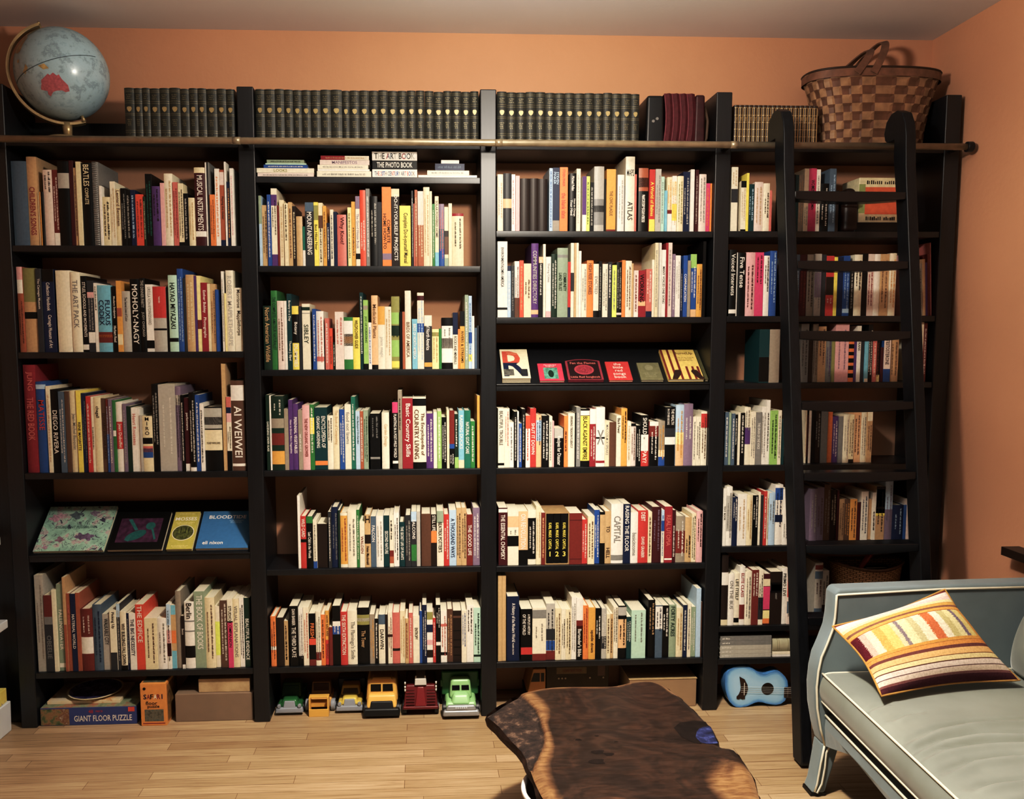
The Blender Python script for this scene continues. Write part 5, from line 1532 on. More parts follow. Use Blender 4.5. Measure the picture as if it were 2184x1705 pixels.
# behind the coffee table
t = thing('toy_delivery_truck', 'amber and brown toy box truck behind the coffee table', 'toy truck', (.36, .19, 0))
o = MB().box(-.095, .185, -.085, .085, .05, .178).build('cargo_box', mat('3E2E1C', .5, .3, .15, 20), t, bevel=.003)
front(o, -.05, .085, .138, .168, -.085, mat('7A6038', .5), 'sign_panel'); ftext(o, 'CONSTRUCTION', .02, .153, .085, .012, -.0865, pm('br')); front(o, .135, .168, .125, .172, -.085, pm('bw'), 'red_panel')
for x in (-.04, -.025, -.01, .1, .16): MB().cyl((x, -.086, .118), .004, .003, 'y', 10).build('rivet', mat('B0A080', .4), o)
c_ = hexa8(-.185, -.098, -.085, .085, .03, .165, .0, 0, 0); c_.v[4] = (-.155, -.085, .165); c_.v[7] = (-.155, .085, .165); c_ = c_.build('cab', gmat('C07F24'), t, bevel=.006)
MB().add([(-.165, -.0856, .105), (-.125, -.0856, .105), (-.125, -.0856, .145), (-.152, -.0856, .145)], [(0, 1, 2, 3)]).build('window', DARKW, c_); MB().add([(-.12, -.0856, .105), (-.105, -.0856, .105), (-.105, -.0856, .145), (-.12, -.0856, .145)], [(0, 1, 2, 3)]).build('window', DARKW, c_)
hexa8(-.185, .185, -.08, .08, .02, .05).build('chassis', BLACKP, t, bevel=.003)
for x in (-.13, .1):
    for s in (-1, 1): MB().cyl((x, s * .075, .028), .028, .02, 'y', 20).build('wheel', BLACKP, t, bevel=.003)
cb = box_thing('shipping_box', 'tan shipping carton on the floor behind the coffee table', 'cardboard box', .625, .925, .045, .245, 0, .128, CARD, .003)
MB().box(-.152, .152, -.102, .102, .128, .1295).build('lid_flap', mat('B89A6C', .75, .1), cb)

# ------------------------------------------------------------------ blue ukulele on its side
UP = [(1.044, .105), (1.0455, .143), (1.057, .164), (1.077, .177), (1.1, .1825), (1.126, .183), (1.148, .179), (1.164, .172), (1.185, .157), (1.203, .148), (1.218, .1445), (1.23, .145), (1.25, .153), (1.267, .157), (1.283, .155), (1.298, .146), (1.313, .13), (1.323, .113), (1.327, .09),
      (1.3265, .065), (1.324, .04), (1.316, .02), (1.298, .006), (1.278, .0015), (1.255, .004), (1.234, .008), (1.215, .0145), (1.196, .017), (1.18, .014), (1.169, .009), (1.145, -.001), (1.115, -.006), (1.095, -.003), (1.082, .005), (1.066, .022), (1.055, .047), (1.047, .075)]
uk = thing('ukulele', 'blue sunburst ukulele lying on its side on the floor under the magazines', 'ukulele', (1.2, .05, .0065))
P_ = [(x - 1.2, z) for x, z in UP]; n = len(P_); cx, cz = -.03, .085
def burst():
    m, nt, b = new_mat('blue_sunburst', .3, .5); a = N(nt, 'ShaderNodeAttribute'); a.attribute_name = 'edge'
    r = ramp(nt, [(0, '9FCBE6'), (.6, '8BBFE2'), (.86, '4F94CF'), (1, '3A80C0')]); nt.links.new(a.outputs['Fac'], r.inputs['Fac']); nt.links.new(r.outputs['Color'], b.inputs['Base Color']); return m
def radial(pts, rings, place, m, name, parent, attrs):
    n = len(pts); vs = []; fs = []; at = []
    cx = sum(p[0] for p in pts) / n; cz = sum(p[1] for p in pts) / n
    for q in range(rings + 1):
        s = max(q / rings, .002)
        for p in pts:
            x, z = cx + (p[0] - cx) * s, cz + (p[1] - cz) * s; vs.append(place(x, z, s)); at.append(attrs(x, z, s))
    for q in range(rings):
        for i in range(n): fs.append((q * n + i, q * n + (i + 1) % n, (q + 1) * n + (i + 1) % n, (q + 1) * n + i))
    o = MB().add(vs, fs).build(name, m, parent)
    for k in at[0]:
        A = o.data.attributes.new(k, 'FLOAT', 'POINT')
        for i, d in enumerate(at): A.data[i].value = d[k]
    for p in o.data.polygons: p.use_smooth = True
    return o
def dist_edge(x, z): return min(math.hypot(x - p[0], z - p[1]) for p in P_)
radial(P_, 14, lambda x, z, s: (x, -.0305, z), burst(), 'soundboard', uk, lambda x, z, s: {'edge': 1 - min(1, dist_edge(x, z) / .045)})
MB().prism(P_[::-1], -.03, .03, 'y').build('body', mat('3F86C4', .3, .5, .05, 20), uk, bevel=.004)
MB().cyl((.035, -.0308, .0765), .0275, .0012, 'y', 32).build('sound_hole', mat('1E120C', .6), uk)
MB().prism([(1.044 + (x - 175) * 5.475e-4 - 1.2, .105 - (y - 1130) * 5.6e-4 - .0065) for x, y in [(290, 1063), (297, 1110), (303, 1150), (300, 1180), (288, 1208), (271, 1226), (271, 1242), (285, 1248), (300, 1240), (316, 1248), (340, 1244), (337, 1225), (352, 1200), (362, 1165), (356, 1130), (332, 1086)]], -.0335, -.0306, 'y').build('bridge', mat('3A2216', .5), uk)
MB().box(-.072, -.070, -.0365, -.033, .052, .108).build('saddle', pm('w'), uk)
nk = MB().box(.11, .35, -.034, -.02, .034, .082).build('neck', mat('3A2A20', .5, .3, .2, 40), uk, bevel=.003)
for i in range(6): MB().box(.125 + i * .024, .1262 + i * .024, -.0348, -.034, .036, .08).build('fret', mat('9A9488', .3, .5, 0, 9, .6), nk)
MB().box(.35, .42, -.032, -.018, .022, .094).build('headstock', mat('3A2A20', .5), uk, bevel=.004)
for i in range(4):
    z = .066 + i * .0085; MB().tube([(-.086, -.0362, z), (.35, -.0362, .046 + i * .008)], .0005, 4).build('string', mat('D8D4C8', .4), uk)

# wicker basket of odds and ends, second lowest shelf of the ladder bay
def wick():
    m, nt, b = new_mat('wicker', .55, .25); uv = N(nt, 'ShaderNodeUVMap'); uv.uv_map = 'UVMap'; mp = N(nt, 'ShaderNodeMapping'); mp.inputs['Scale'].default_value = (70, 26, 1)
    ck = N(nt, 'ShaderNodeTexBrick', Scale=1.0); ck.inputs['Color1'].default_value = lin('C89860'); ck.inputs['Color2'].default_value = lin('A87848'); ck.inputs['Mortar'].default_value = lin('3A2214'); ck.inputs['Brick Width'].default_value = 2.0; ck.inputs['Row Height'].default_value = 1.0; ck.inputs['Mortar Size'].default_value = .12
    nt.links.new(uv.outputs['UV'], mp.inputs['Vector']); nt.links.new(mp.outputs['Vector'], ck.inputs['Vector']); nt.links.new(ck.outputs['Color'], b.inputs['Base Color'])
    bp = N(nt, 'ShaderNodeBump', Strength=.8, Distance=.004); bp.invert = True; nt.links.new(ck.outputs['Fac'], bp.inputs['Height']); nt.links.new(bp.outputs['Normal'], b.inputs['Normal']); return m
wb = thing('wicker_basket', 'round brown wicker basket on the shelf above the sofa arm', 'basket', (1.729, .155, .3756))
MB().grid(lambda u, v: ((.135 + .028 * v) * math.cos(2 * PI * u), (.08 + .03 * v) * math.sin(2 * PI * u), .002 + .235 * v + .012 * v * math.cos(4 * PI * u)), 72, 12).build('basket_wall', wick(), wb, smooth=True)
MB().tube([(.165 * math.cos(a), .111 * math.sin(a), .237 + .012 * math.cos(2 * a)) for a in [2 * PI * i / 48 for i in range(48)]], .006, 8, closed=True).build('rim', mat('5E3C26', .5, .3, .3, 90), wb, smooth=True)
MB().lathe([(.001, .004), (1, .004)], 36, sx=.134, sy=.079).build('basket_floor', mat('3A2416'), wb)
o = MB().tube([(1.65, .14, .45), (1.69, .12, .60), (1.725, .105, .665)], [.012, .011, .013], 10).build('garden_shears', mat('9A2A22', .35, .5), smooth=True); tag(o, 'red handled tool sticking out of the wicker basket', 'tool')
o = thing('sunglasses_case', 'glossy black case lying in the wicker basket', 'case', (1.77, .155, .58)); MB().box(-.06, .06, -.03, .03, -.02, .02).build('case_lid', mat('0C0C0E', .15, .6), o, bevel=.016, seg=4); MB().box(-.06, .06, -.03, .03, -.19, -.021).build('case_body', mat('0C0C0E', .3, .5), o, bevel=.01, seg=3)
# orange and cream box and a dark pouch on the top shelf of the ladder bay
o = box_thing('game_box', 'cream and orange box standing behind the top ladder rung', 'box', 1.575, 1.75, .05, .2, 2.112, 2.3, mat('D8CBA4', .5), .004)
front(o, -.06, .087, .115, .148, -.075, mat('D2602C', .45), 'orange_panel'); front(o, -.06, .087, .035, .105, -.075, mat('D2602C', .45), 'orange_panel'); front(o, -.087, -.06, .04, .16, -.075, mat('8E9A5A', .5), 'green_panel')
for zc in (.168, .018):
    mb = MB(); dashes(mb, .13, .016, None, lambda a, b: (.01 + a, -.0762, zc + b), R, ch=.014); mb.build('black_print', pm('k'), o)
o = box_thing('black_tray', 'flat black case under the cream and orange box', 'case', 1.55, 1.8, .03, .22, 2.0705, 2.1115, mat('111113', .4), .004)
p_ = thing('leather_pouch', 'dark brown rounded leather pouch between the books and the orange box', 'pouch', (1.5365, .055, 2.0706)); BRL = mat('2A1710', .45, .4, .3, 40)
hexa8(-.035, .035, -.03, .06, 0, .16, .006, .01, .01).build('pouch_body', BRL, p_, bevel=.02, seg=4); hexa8(-.036, .036, -.034, .06, .1, .185, .014, .02, .02).build('pouch_flap', BRL, p_, bevel=.018, seg=4); MB().cyl((.02, -.034, .12), .008, .006, 'y', 14).build('clasp', mat('C8C4B8', .25, .5, 0, 9, .8), p_)

# white picture-book rack at the left edge
WH = mat('C9CED2', .45, .35, .03, 10); rk = thing('book_rack', 'white slanted picture book rack at the left edge of the room', 'book rack', (-2.2, -.25, 0))
MB().box(-.2, -.18, -.3, .2, 0, .95).build('back_board', WH, rk)
for z, xr in ((.8, .222), (.455, .232)):
    MB().box(-.18, xr - .01, -.3, .2, z, z + .035).build('ledge', WH, rk, bevel=.004)
MB().hexa([(-.18, -.3, 0), (.16, -.3, 0), (.195, .235, 0), (-.18, .235, 0), (-.18, -.3, .13), (.165, -.3, .13), (.198, .235, .13), (-.18, .235, .13)]).build('bin', WH, rk, bevel=.004)
o = box_thing('picture_book', 'yellow picture book tilted on the white rack at the left edge', 'book', -2.3, -2.012, -.28, -.025, .131, .19, speck('yellow_cover', [(.4, 'D8C43A'), (.58, 'E0D060'), (.66, '8A6A9A'), (.75, 'D8C83E')], 16), .003)
o = box_thing('picture_book', 'pale blue picture book on the yellow one on the white rack', 'book', -2.3, -2.06, -.27, -.04, .1905, .24, speck('blue_cover', [(.4, '8FB4C8'), (.58, 'A8C4CE'), (.66, 'C87A4A'), (.75, '7A9AAC')], 14), .003)

# ------------------------------------------------------------------ live-edge coffee table
TZ = .42
TP = [(-.072, -.869), (-.055, -.921), (-.022, -1.011), (.01, -1.118), (.024, -1.216), (.029, -1.293), (.038, -1.367), (.046, -1.43), (.03, -1.55), (.06, -1.68), (.16, -1.78), (.3, -1.82), (.43, -1.78), (.53, -1.68), (.59, -1.55), (.611, -1.434),
      (.622, -1.38), (.637, -1.316), (.645, -1.238), (.644, -1.18), (.639, -1.146), (.612, -1.139), (.609, -1.115), (.617, -1.075), (.624, -1.017), (.619, -.975), (.612, -.9), (.604, -.845), (.596, -.79), (.585, -.75), (.576, -.71), (.565, -.68), (.545, -.655), (.516, -.642), (.48, -.643), (.446, -.651), (.41, -.668), (.373, -.678),
      (.3, -.676), (.22, -.673), (.159, -.676), (.1, -.695), (.055, -.719), (.02, -.75), (-.007, -.78), (-.04, -.825)]
def subdiv(pts, k=2):
    out = []
    n = len(pts)
    for i in range(n):
        p0, p1, p2, p3 = (Vector(pts[(i + j) % n]) for j in (-1, 0, 1, 2))
        for q in range(k):
            s = q / k; out.append(tuple(.5 * (2 * p1 + (p2 - p0) * s + (2 * p0 - 5 * p1 + 4 * p2 - p3) * s * s + (3 * p1 - p0 - 3 * p2 + p3) * s ** 3)))
    return out
TP = subdiv(TP, 2)
BI = [(.059, -.73), (.081, -.832), (.096, -.92), (.093, -1.017), (.079, -1.107), (.058, -1.177), (.029, -1.227)]   # inner line of the bark
def bx_at(y):
    if y > BI[0][1]: return BI[0][0] - (y - BI[0][1]) * .6
    for (x0, y0), (x1, y1) in zip(BI, BI[1:]):
        if y1 <= y <= y0: return x0 + (x1 - x0) * (y0 - y) / (y0 - y1)
    return -.2
def edge_d(x, y):
    best = 9
    for (x0, y0), (x1, y1) in zip(TP, TP[1:] + TP[:1]):
        dx, dy = x1 - x0, y1 - y0; t = max(0, min(1, ((x - x0) * dx + (y - y0) * dy) / (dx * dx + dy * dy + 1e-12)))
        best = min(best, (x - x0 - dx * t) ** 2 + (y - y0 - dy * t) ** 2)
    return math.sqrt(best)
def t_attr(x, y, s):
    sd = x - bx_at(y) if y > -1.227 else x - .029 - .1 * 0
    sd += .003 * math.sin(y * 31); bark = min(1, max(0, .5 - sd / .012)) if y > -1.235 else 0
    w = .055 + .02 * math.sin(y * 14)
    if y < -1.1: w = .05 + (-1.1 - y) * .15
    sap = max(0, 1 - max(0, sd) / w) * (1 - bark)
    ed = edge_d(x, y)
    if y > -.78 and x > .05: sap = max(sap, 1 - ed / (.05 if x < .45 else .035))
    sap = max(sap, 1.25 - math.hypot((x - .6) / .11, (y + 1.38) / .15))
    return {'bark': bark, 'sap': min(1, max(0, sap)), 'edge': max(0, 1 - ed / .03)}
def table_mat():
    m, nt, b = new_mat('walnut_slab', .32, .4); t = N(nt, 'ShaderNodeTexCoord')
    ns = N(nt, 'ShaderNodeTexNoise', Scale=5.5, Detail=5.0, Distortion=1.6); nt.links.new(t.outputs['Object'], ns.inputs['Vector'])
    heart = ramp(nt, [(.2, '241A16'), (.42, '34261F'), (.5, '453125'), (.56, '33261F'), (.7, '573D2D'), (.85, '2C211B')]); nt.links.new(ns.outputs['Fac'], heart.inputs['Fac'])
    fine = N(nt, 'ShaderNodeTexNoise', Scale=70, Detail=4.0, Distortion=.5); mp = N(nt, 'ShaderNodeMapping'); mp.inputs['Scale'].default_value = (.35, 1.6, 1); mp.inputs['Rotation'].default_value = (0, 0, .3)
    nt.links.new(t.outputs['Object'], mp.inputs['Vector']); nt.links.new(mp.outputs['Vector'], fine.inputs['Vector'])
    fr = ramp(nt, [(.35, 'B8A898'), (.65, 'FFFFFF')]); nt.links.new(fine.outputs['Fac'], fr.inputs['Fac'])
    sapc = ramp(nt, [(.3, '765438'), (.55, '957048'), (.75, '7E5C3C')]); nt.links.new(ns.outputs['Fac'], sapc.inputs['Fac'])
    a = N(nt, 'ShaderNodeAttribute'); a.attribute_name = 'sap'; ad = N(nt, 'ShaderNodeMath'); ad.operation = 'MULTIPLY_ADD'; ad.inputs[1].default_value = .5; ad.inputs[2].default_value = -.25
    nt.links.new(ns.outputs['Fac'], ad.inputs[0]); a2 = N(nt, 'ShaderNodeMath'); a2.operation = 'ADD'; a2.use_clamp = True; nt.links.new(a.outputs['Fac'], a2.inputs[0]); nt.links.new(ad.outputs[0], a2.inputs[1])
    rr = ramp(nt, [(.25, '000000'), (.6, 'FFFFFF')]); nt.links.new(a2.outputs[0], rr.inputs['Fac'])
    m1 = N(nt, 'ShaderNodeMix'); m1.data_type = 'RGBA'; nt.links.new(rr.outputs['Color'], m1.inputs['Factor']); nt.links.new(heart.outputs['Color'], m1.inputs['A']); nt.links.new(sapc.outputs['Color'], m1.inputs['B'])
    m2 = N(nt, 'ShaderNodeMix'); m2.data_type = 'RGBA'; m2.blend_type = 'MULTIPLY'; m2.inputs['Factor'].default_value = .8; nt.links.new(m1.outputs['Result'], m2.inputs['A']); nt.links.new(fr.outputs['Color'], m2.inputs['B'])
    bn = N(nt, 'ShaderNodeTexNoise', Scale=28, Detail=6.0, Roughness=.7); nt.links.new(t.outputs['Object'], bn.inputs['Vector']); bc = ramp(nt, [(.35, '1A1210'), (.55, '3A2A22'), (.66, '6A5444'), (.74, '2A1C16')]); nt.links.new(bn.outputs['Fac'], bc.inputs['Fac'])
    ab = N(nt, 'ShaderNodeAttribute'); ab.attribute_name = 'bark'; m3 = N(nt, 'ShaderNodeMix'); m3.data_type = 'RGBA'; nt.links.new(ab.outputs['Fac'], m3.inputs['Factor']); nt.links.new(m2.outputs['Result'], m3.inputs['A']); nt.links.new(bc.outputs['Color'], m3.inputs['B'])
    nt.links.new(m3.outputs['Result'], b.inputs['Base Color'])
    mr = N(nt, 'ShaderNodeMath'); mr.operation = 'MULTIPLY_ADD'; mr.inputs[1].default_value = .5; mr.inputs[2].default_value = .34; nt.links.new(ab.outputs['Fac'], mr.inputs[0]); nt.links.new(mr.outputs[0], b.inputs['Roughness'])
    bm_ = N(nt, 'ShaderNodeMath'); bm_.operation = 'MULTIPLY'; nt.links.new(ab.outputs['Fac'], bm_.inputs[0]); nt.links.new(bn.outputs['Fac'], bm_.inputs[1]); bp = N(nt, 'ShaderNodeBump', Strength=.8, Distance=.01); nt.links.new(bm_.outputs[0], bp.inputs['Height']); nt.links.new(bp.outputs['Normal'], b.inputs['Normal'])
    return m
ct = thing('coffee_table', 'live-edge dark walnut slab coffee table with bark on its left edge', 'coffee table', (.3, -1.2, 0))
TM = table_mat(); TL = [(x - .3, y + 1.2) for x, y in TP]
def place_t(x, y, s):
    a = t_attr(x + .3, y - 1.2, s); return (x, y, TZ - .012 * a['edge'] ** 2 - (.012 * a['bark']))
radial(subdiv(TL, 2), 56, place_t, TM, 'slab_top', ct, lambda x, y, s: t_attr(x + .3, y - 1.2, s))
n = len(TL); vs = []; fs = []
for q, (dz, k) in enumerate([(-.012, 0), (-.03, .004), (-.05, -.004), (-.062, -.03)]):
    for i, (x, y) in enumerate(TL):
        r = math.hypot(x, y); j = .004 * math.sin(i * 1.7 + q) ; vs.append((x * (1 + (k + j) / r), y * (1 + (k + j) / r), TZ + dz))
for q in range(3):
    for i in range(n): fs.append((q * n + (i + 1) % n, q * n + i, (q + 1) * n + i, (q + 1) * n + (i + 1) % n))
fs.append(tuple(3 * n + i for i in range(n)))
MB().add(vs, fs).build('slab_edge', mat('3A241A', .7, .2, .5, 35), ct)
poly_ = [(.563, -1.05), (.578, -1.03), (.595, -1.02), (.6155, -1.018), (.6125, -1.05), (.606, -1.09), (.602, -1.128), (.575, -1.131), (.552, -1.122), (.548, -1.085)]
MB().add([(x - .3, y + 1.2, TZ + .0012) for x, y in poly_], [tuple(range(len(poly_)))[::-1]]).build('blue_resin_inlay', speck('blue_resin', [(.35, '12142A'), (.52, '252C58'), (.66, '4C5A92'), (.8, '1A2044')], 30), ct)
hol = [(.50, -1.02), (.53, -.985), (.58, -.975), (.612, -.985), (.612, -1.02), (.59, -1.03), (.565, -1.06), (.552, -1.13), (.53, -1.12), (.505, -1.08)]
MB().add([(x - .3, y + 1.2, TZ + .0006) for x, y in hol], [tuple(range(len(hol)))[::-1]]).build('dark_hollow', mat('1C120E', .5, .3, .4, 40), ct)
for kx, ky, r in ((.235, -1.16, .018), (.262, -1.175, .014), (.222, -1.215, .022), (.19, -1.08, .009), (.25, -1.06, .006), (.3, -1.1, .006)):
    pts = [(kx - .3 + r * (1 + .3 * math.sin(3 * a + kx * 50)) * math.cos(a), ky + 1.2 + .8 * r * (1 + .25 * math.cos(2 * a)) * math.sin(a), TZ + .0006) for a in [2 * PI * i / 18 for i in range(18)]]
    MB().add(pts, [tuple(range(18))]).build('knot', mat('1E120D', .5, .3, .5, 90), ct)
for x, y in ((.43, -.8), (.21, -.84), (.2, -1.68), (.48, -1.5)): MB().tube([(x - .3, y + 1.2, TZ - .05), ((x - .3) * 1.1, (y + 1.2) * 1.1, 0)], [.024, .016], 12).build('leg', mat('1A1412', .5), ct, smooth=True)
tb = thing('storage_tub', 'white rimmed tub with a dark inside under the coffee table', 'tub', (.150, -1.225, 0))
MB().lathe([(.001, .004), (.12, .004), (.143, .336), (.149, .34), (.149, .35), (.138, .349), (.134, .338), (.112, .012), (.001, .012)], 48).build('tub_wall', mat('D2CBC8', .45, .4, .05, 20), tb, smooth=True)
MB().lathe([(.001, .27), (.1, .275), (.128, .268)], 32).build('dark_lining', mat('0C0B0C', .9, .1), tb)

# ------------------------------------------------------------------ sofa
def velvet(h):
    m, nt, b = new_mat('sofa_velvet_' + h, .75, .2); b.inputs['Sheen Weight'].default_value = .35; b.inputs['Sheen Roughness'].default_value = .4
    t = N(nt, 'ShaderNodeTexCoord'); no = N(nt, 'ShaderNodeTexNoise', Scale=4, Detail=4.0); nt.links.new(t.outputs['Object'], no.inputs['Vector']); c = lin(h)
    r = N(nt, 'ShaderNodeValToRGB')
    for e, k, p in zip(r.color_ramp.elements, (.88, 1.1), (.35, .65)): e.color = tuple(x * k for x in c[:3]) + (1,); e.position = p
    nt.links.new(no.outputs['Fac'], r.inputs['Fac']); nt.links.new(r.outputs['Color'], b.inputs['Base Color'])
    f = N(nt, 'ShaderNodeTexNoise', Scale=600, Detail=2.0); nt.links.new(t.outputs['Object'], f.inputs['Vector']); bp = N(nt, 'ShaderNodeBump', Strength=.15, Distance=.001); nt.links.new(f.outputs['Fac'], bp.inputs['Height']); nt.links.new(bp.outputs['Normal'], b.inputs['Normal'])
    return m
VEL = velvet('78888E'); VEL2 = velvet('848A82'); PIPE = mat('D9D4BE', .6, .2, .04, 40, 0, 'cream_piping')
so = thing('sofa', 'blue grey velvet sofa with cream piping and curved arms', 'sofa', (1.5, -1.6, 0))
OX, OY = 1.5, -1.6
AP = [(1.172, .757), (1.158, .75), (1.153, .735), (1.152, .70), (1.15, .655), (1.144, .614), (1.125, .559), (1.107, .514), (1.098, .464), (1.094, .404), (1.099, .328), (1.114, .251), (1.132, .19)]
arm = [(1.985, .768), (1.53, .764)] + AP + [(1.195, .175), (1.23, .215), (1.3, .245), (1.985, .25)]
YN, YFAR = -.712, -.638
def sofa_arm(y0, y1, nm='arm'):
    MB().prism([(x - OX, z) for x, z in arm], y0 - OY, y1 - OY, 'y').build(nm, VEL, so, bevel=.012, seg=3)
    yp = y0 if y0 == YN else y1
    sg = -1 if y0 == YN else 1
    pth = [(1.97 - OX, yp - OY + .002 * sg, .752)] + [(x + .006 - OX, yp - OY + .002 * sg, z - (.014 if z > .74 else 0)) for x, z in [(1.53, .764)] + AP[1:]]
    MB().tube(pth, .0042, 8).build('piping', PIPE, so, smooth=True)
    leg = [(1.13, .195), (1.121, .122), (1.11, .045), (1.098, .012), (1.146, .012), (1.172, .105), (1.187, .165), (1.21, .2)]
    a, b = (y0, y1)
    L = MB().prism([(x - OX, z) for x, z in leg], a - OY + .002, b - OY - .002, 'y').build('leg', VEL, so, bevel=.008, seg=3)
    MB().tube([(x - OX + .003, yp - OY + .003 * sg, z) for x, z in [(1.132, .19), (1.121, .122), (1.111, .05), (1.103, .022), (1.112, .016), (1.128, .05), (1.137, .11), (1.14, .165), (1.15, .186), (1.165, .186)]], .0036, 8).build('piping', PIPE, L, smooth=True)
    MB().prism([(1.095 - OX, 0), (1.148 - OX, 0), (1.15 - OX, .013), (1.097 - OX, .013)], a - OY + .004, b - OY - .004, 'y').build('foot_pad', mat('141210', .4), L)
sofa_arm(YN, YFAR); sofa_arm(-2.592, -2.518)
def xf(y): return 1.124 + (y + .72) * .045
yl = [-.716 - 1.8 * i / 40 for i in range(41)]
# front rail with a scalloped lower edge
def ap_low(y):
    s = (-.72 - y) / 1.8; return .19 + .062 * min(1, max(0, s / .1)) - .03 * math.sin(PI * min(1, max(0, (s - .12) / .76))) if s < .88 else .19 + .062 * max(0, (1 - s) / .12)
mb = MB(); vs = []; fs = []
for y in yl:
    x = xf(y) + .012 - OX; vs += [(x, y - OY, .302), (x - .004, y - OY, .26), (x + .002, y - OY, ap_low(y)), (x + .05, y - OY, ap_low(y)), (x + .05, y - OY, .302)]
for i in range(40):
    for j in range(5): fs.append((i * 5 + j, i * 5 + (j + 1) % 5, (i + 1) * 5 + (j + 1) % 5, (i + 1) * 5 + j))
mb.add(vs, fs).build('front_rail', VEL, so, smooth=False)
MB().tube([(xf(y) + .01 - OX, y - OY - .0, .303) for y in yl], .0042, 8).build('piping', PIPE, so, smooth=True)
MB().box(1.19 - OX, 1.97 - OX, -2.515 - OY, -.713 - OY, .25, .345).build('seat_deck', mat('2B2C2C', .8), so)
# seat cushion with wrinkles
WR = [([(1.06, -1.03), (1.12, -1.017), (1.19, -.995)], .007, .013), ([(1.14, -1.102), (1.19, -1.08), (1.26, -1.072)], .007, .012), ([(1.1, -1.238), (1.227, -1.184), (1.35, -1.165), (1.52, -1.161), (1.7, -1.18)], .011, .014), ([(1.06, -1.305), (1.208, -1.248), (1.33, -1.235), (1.455, -1.25), (1.65, -1.29)], .011, .014),
 ([(1.079, -1.338), (1.176, -1.302), (1.3, -1.292), (1.42, -1.298), (1.6, -1.34)], .009, .012), ([(1.106, -1.412), (1.209, -1.373), (1.332, -1.365), (1.5, -1.39)], .011, .014), ([(1.126, -1.5), (1.189, -1.488), (1.35, -1.48)], .009, .013), ([(1.1, -1.6), (1.3, -1.57), (1.5, -1.6)], .01, .015)]
def seg_d(x, y, P):
    best = 9; sg = 0; tt = 0; n = len(P) - 1
    for i in range(n):
        (x0, y0), (x1, y1) = P[i], P[i + 1]; dx, dy = x1 - x0, y1 - y0; t = max(0, min(1, ((x - x0) * dx + (y - y0) * dy) / (dx * dx + dy * dy)))
        d = math.hypot(x - x0 - dx * t, y - y0 - dy * t)
        if d < best: best = d; sg = 1 if dx * (y - y0) - dy * (x - x0) > 0 else -1; tt = (i + t) / n
    return best * sg, math.sin(PI * min(1, max(0, tt * .96 + .02))) ** .5
def cush(u, v):
    y = -.722 - 1.78 * v; x0 = xf(y) - .004; x1 = 1.86
    a = u * 4
    def top(q):
        x = x0 + (x1 - x0) * q; z = .458 + .03 * math.sin(PI * min(1, q * 1.0)) ** .6 * math.sin(PI * min(1, max(0, v * 1.0))) ** .3
        for P, am, wd in WR:
            if y > P[0][1] + .1 or y < P[0][1] - .16: continue
            d, fd = seg_d(x, y, P)
            z -= am * 1.5 * fd * math.exp(-(d / wd) ** 2); z += am * 1.3 * fd * math.exp(-((d + wd * 1.9) / (wd * 1.3)) ** 2)
        return x, z
    if u <= .22:
        s = u / .22; b = math.sin(PI * s)
        return (x0 - .014 * b - OX, y - OY, .352 + (.452 - .352) * s)
    q = (u - .22) / .78; x, z = top(q)
    return (x - OX, y - OY, z - .006 * (1 - min(1, q / .03)))
MB().grid(cush, 130, 300).build('seat_cushion', VEL2, so, smooth=True)
def side(u, v):   # far side of the cushion, towards the arm
    q = u; p = cush(.22 + .78 * q, 0); return (p[0], p[1] + .003 * math.sin(PI * v), (.352 + (p[2] - .352) * v))
MB().grid(side, 40, 6).build('cushion_side', VEL2, so, smooth=True)
MB().tube([(xf(y) - .006 - OX, y - OY, .455) for y in yl], .004, 8).build('piping', PIPE, so, smooth=True)
MB().tube([(xf(y) - .005 - OX, y - OY, .354) for y in yl], .004, 8).build('piping', PIPE, so, smooth=True)
MB().tube([(lambda p: (p[0], p[1] + .002, p[2] + .001))(cush(.22 + .78 * i / 40, 0)) for i in range(41)], .0035, 8).build('piping', PIPE, so, smooth=True)
MB().prism([(1.97 - OX, .25), (1.97 - OX, .79), (1.93 - OX, .8), (1.89 - OX, .78), (1.86 - OX, .25)], -2.515 - OY, -.714 - OY, 'y').build('sofa_back', VEL, so, bevel=.012, seg=3)
def bc(u, v):
    y = -.755 - .80 * u; z = .47 + .285 * v; e = (math.sin(PI * u) ** .35) * (math.sin(PI * v) ** .35); ry = 1 - .18 * (abs(2 * u - 1) ** 4)
    return (1.782 - .12 * e + .06 * v - OX, y - OY, .47 + (z - .47) * ry)
MB().grid(bc, 40, 24).build('back_cushion', VEL2, so, smooth=True)
MB().grid(lambda u, v: (lambda p: (1.787 + .06 * v - OX + .05 * math.sin(PI * u) ** .4 * math.sin(PI * v) ** .4 , p[1], p[2]))(bc(u, v)), 20, 12).build('cushion_rear', VEL2, so, smooth=True)
MB().tube([bc(i / 40, 1) for i in range(41)] , .004, 8).build('piping', PIPE, so, smooth=True)
MB().tube([bc(0, i / 20) for i in range(21)], .004, 8).build('piping', PIPE, so, smooth=True)

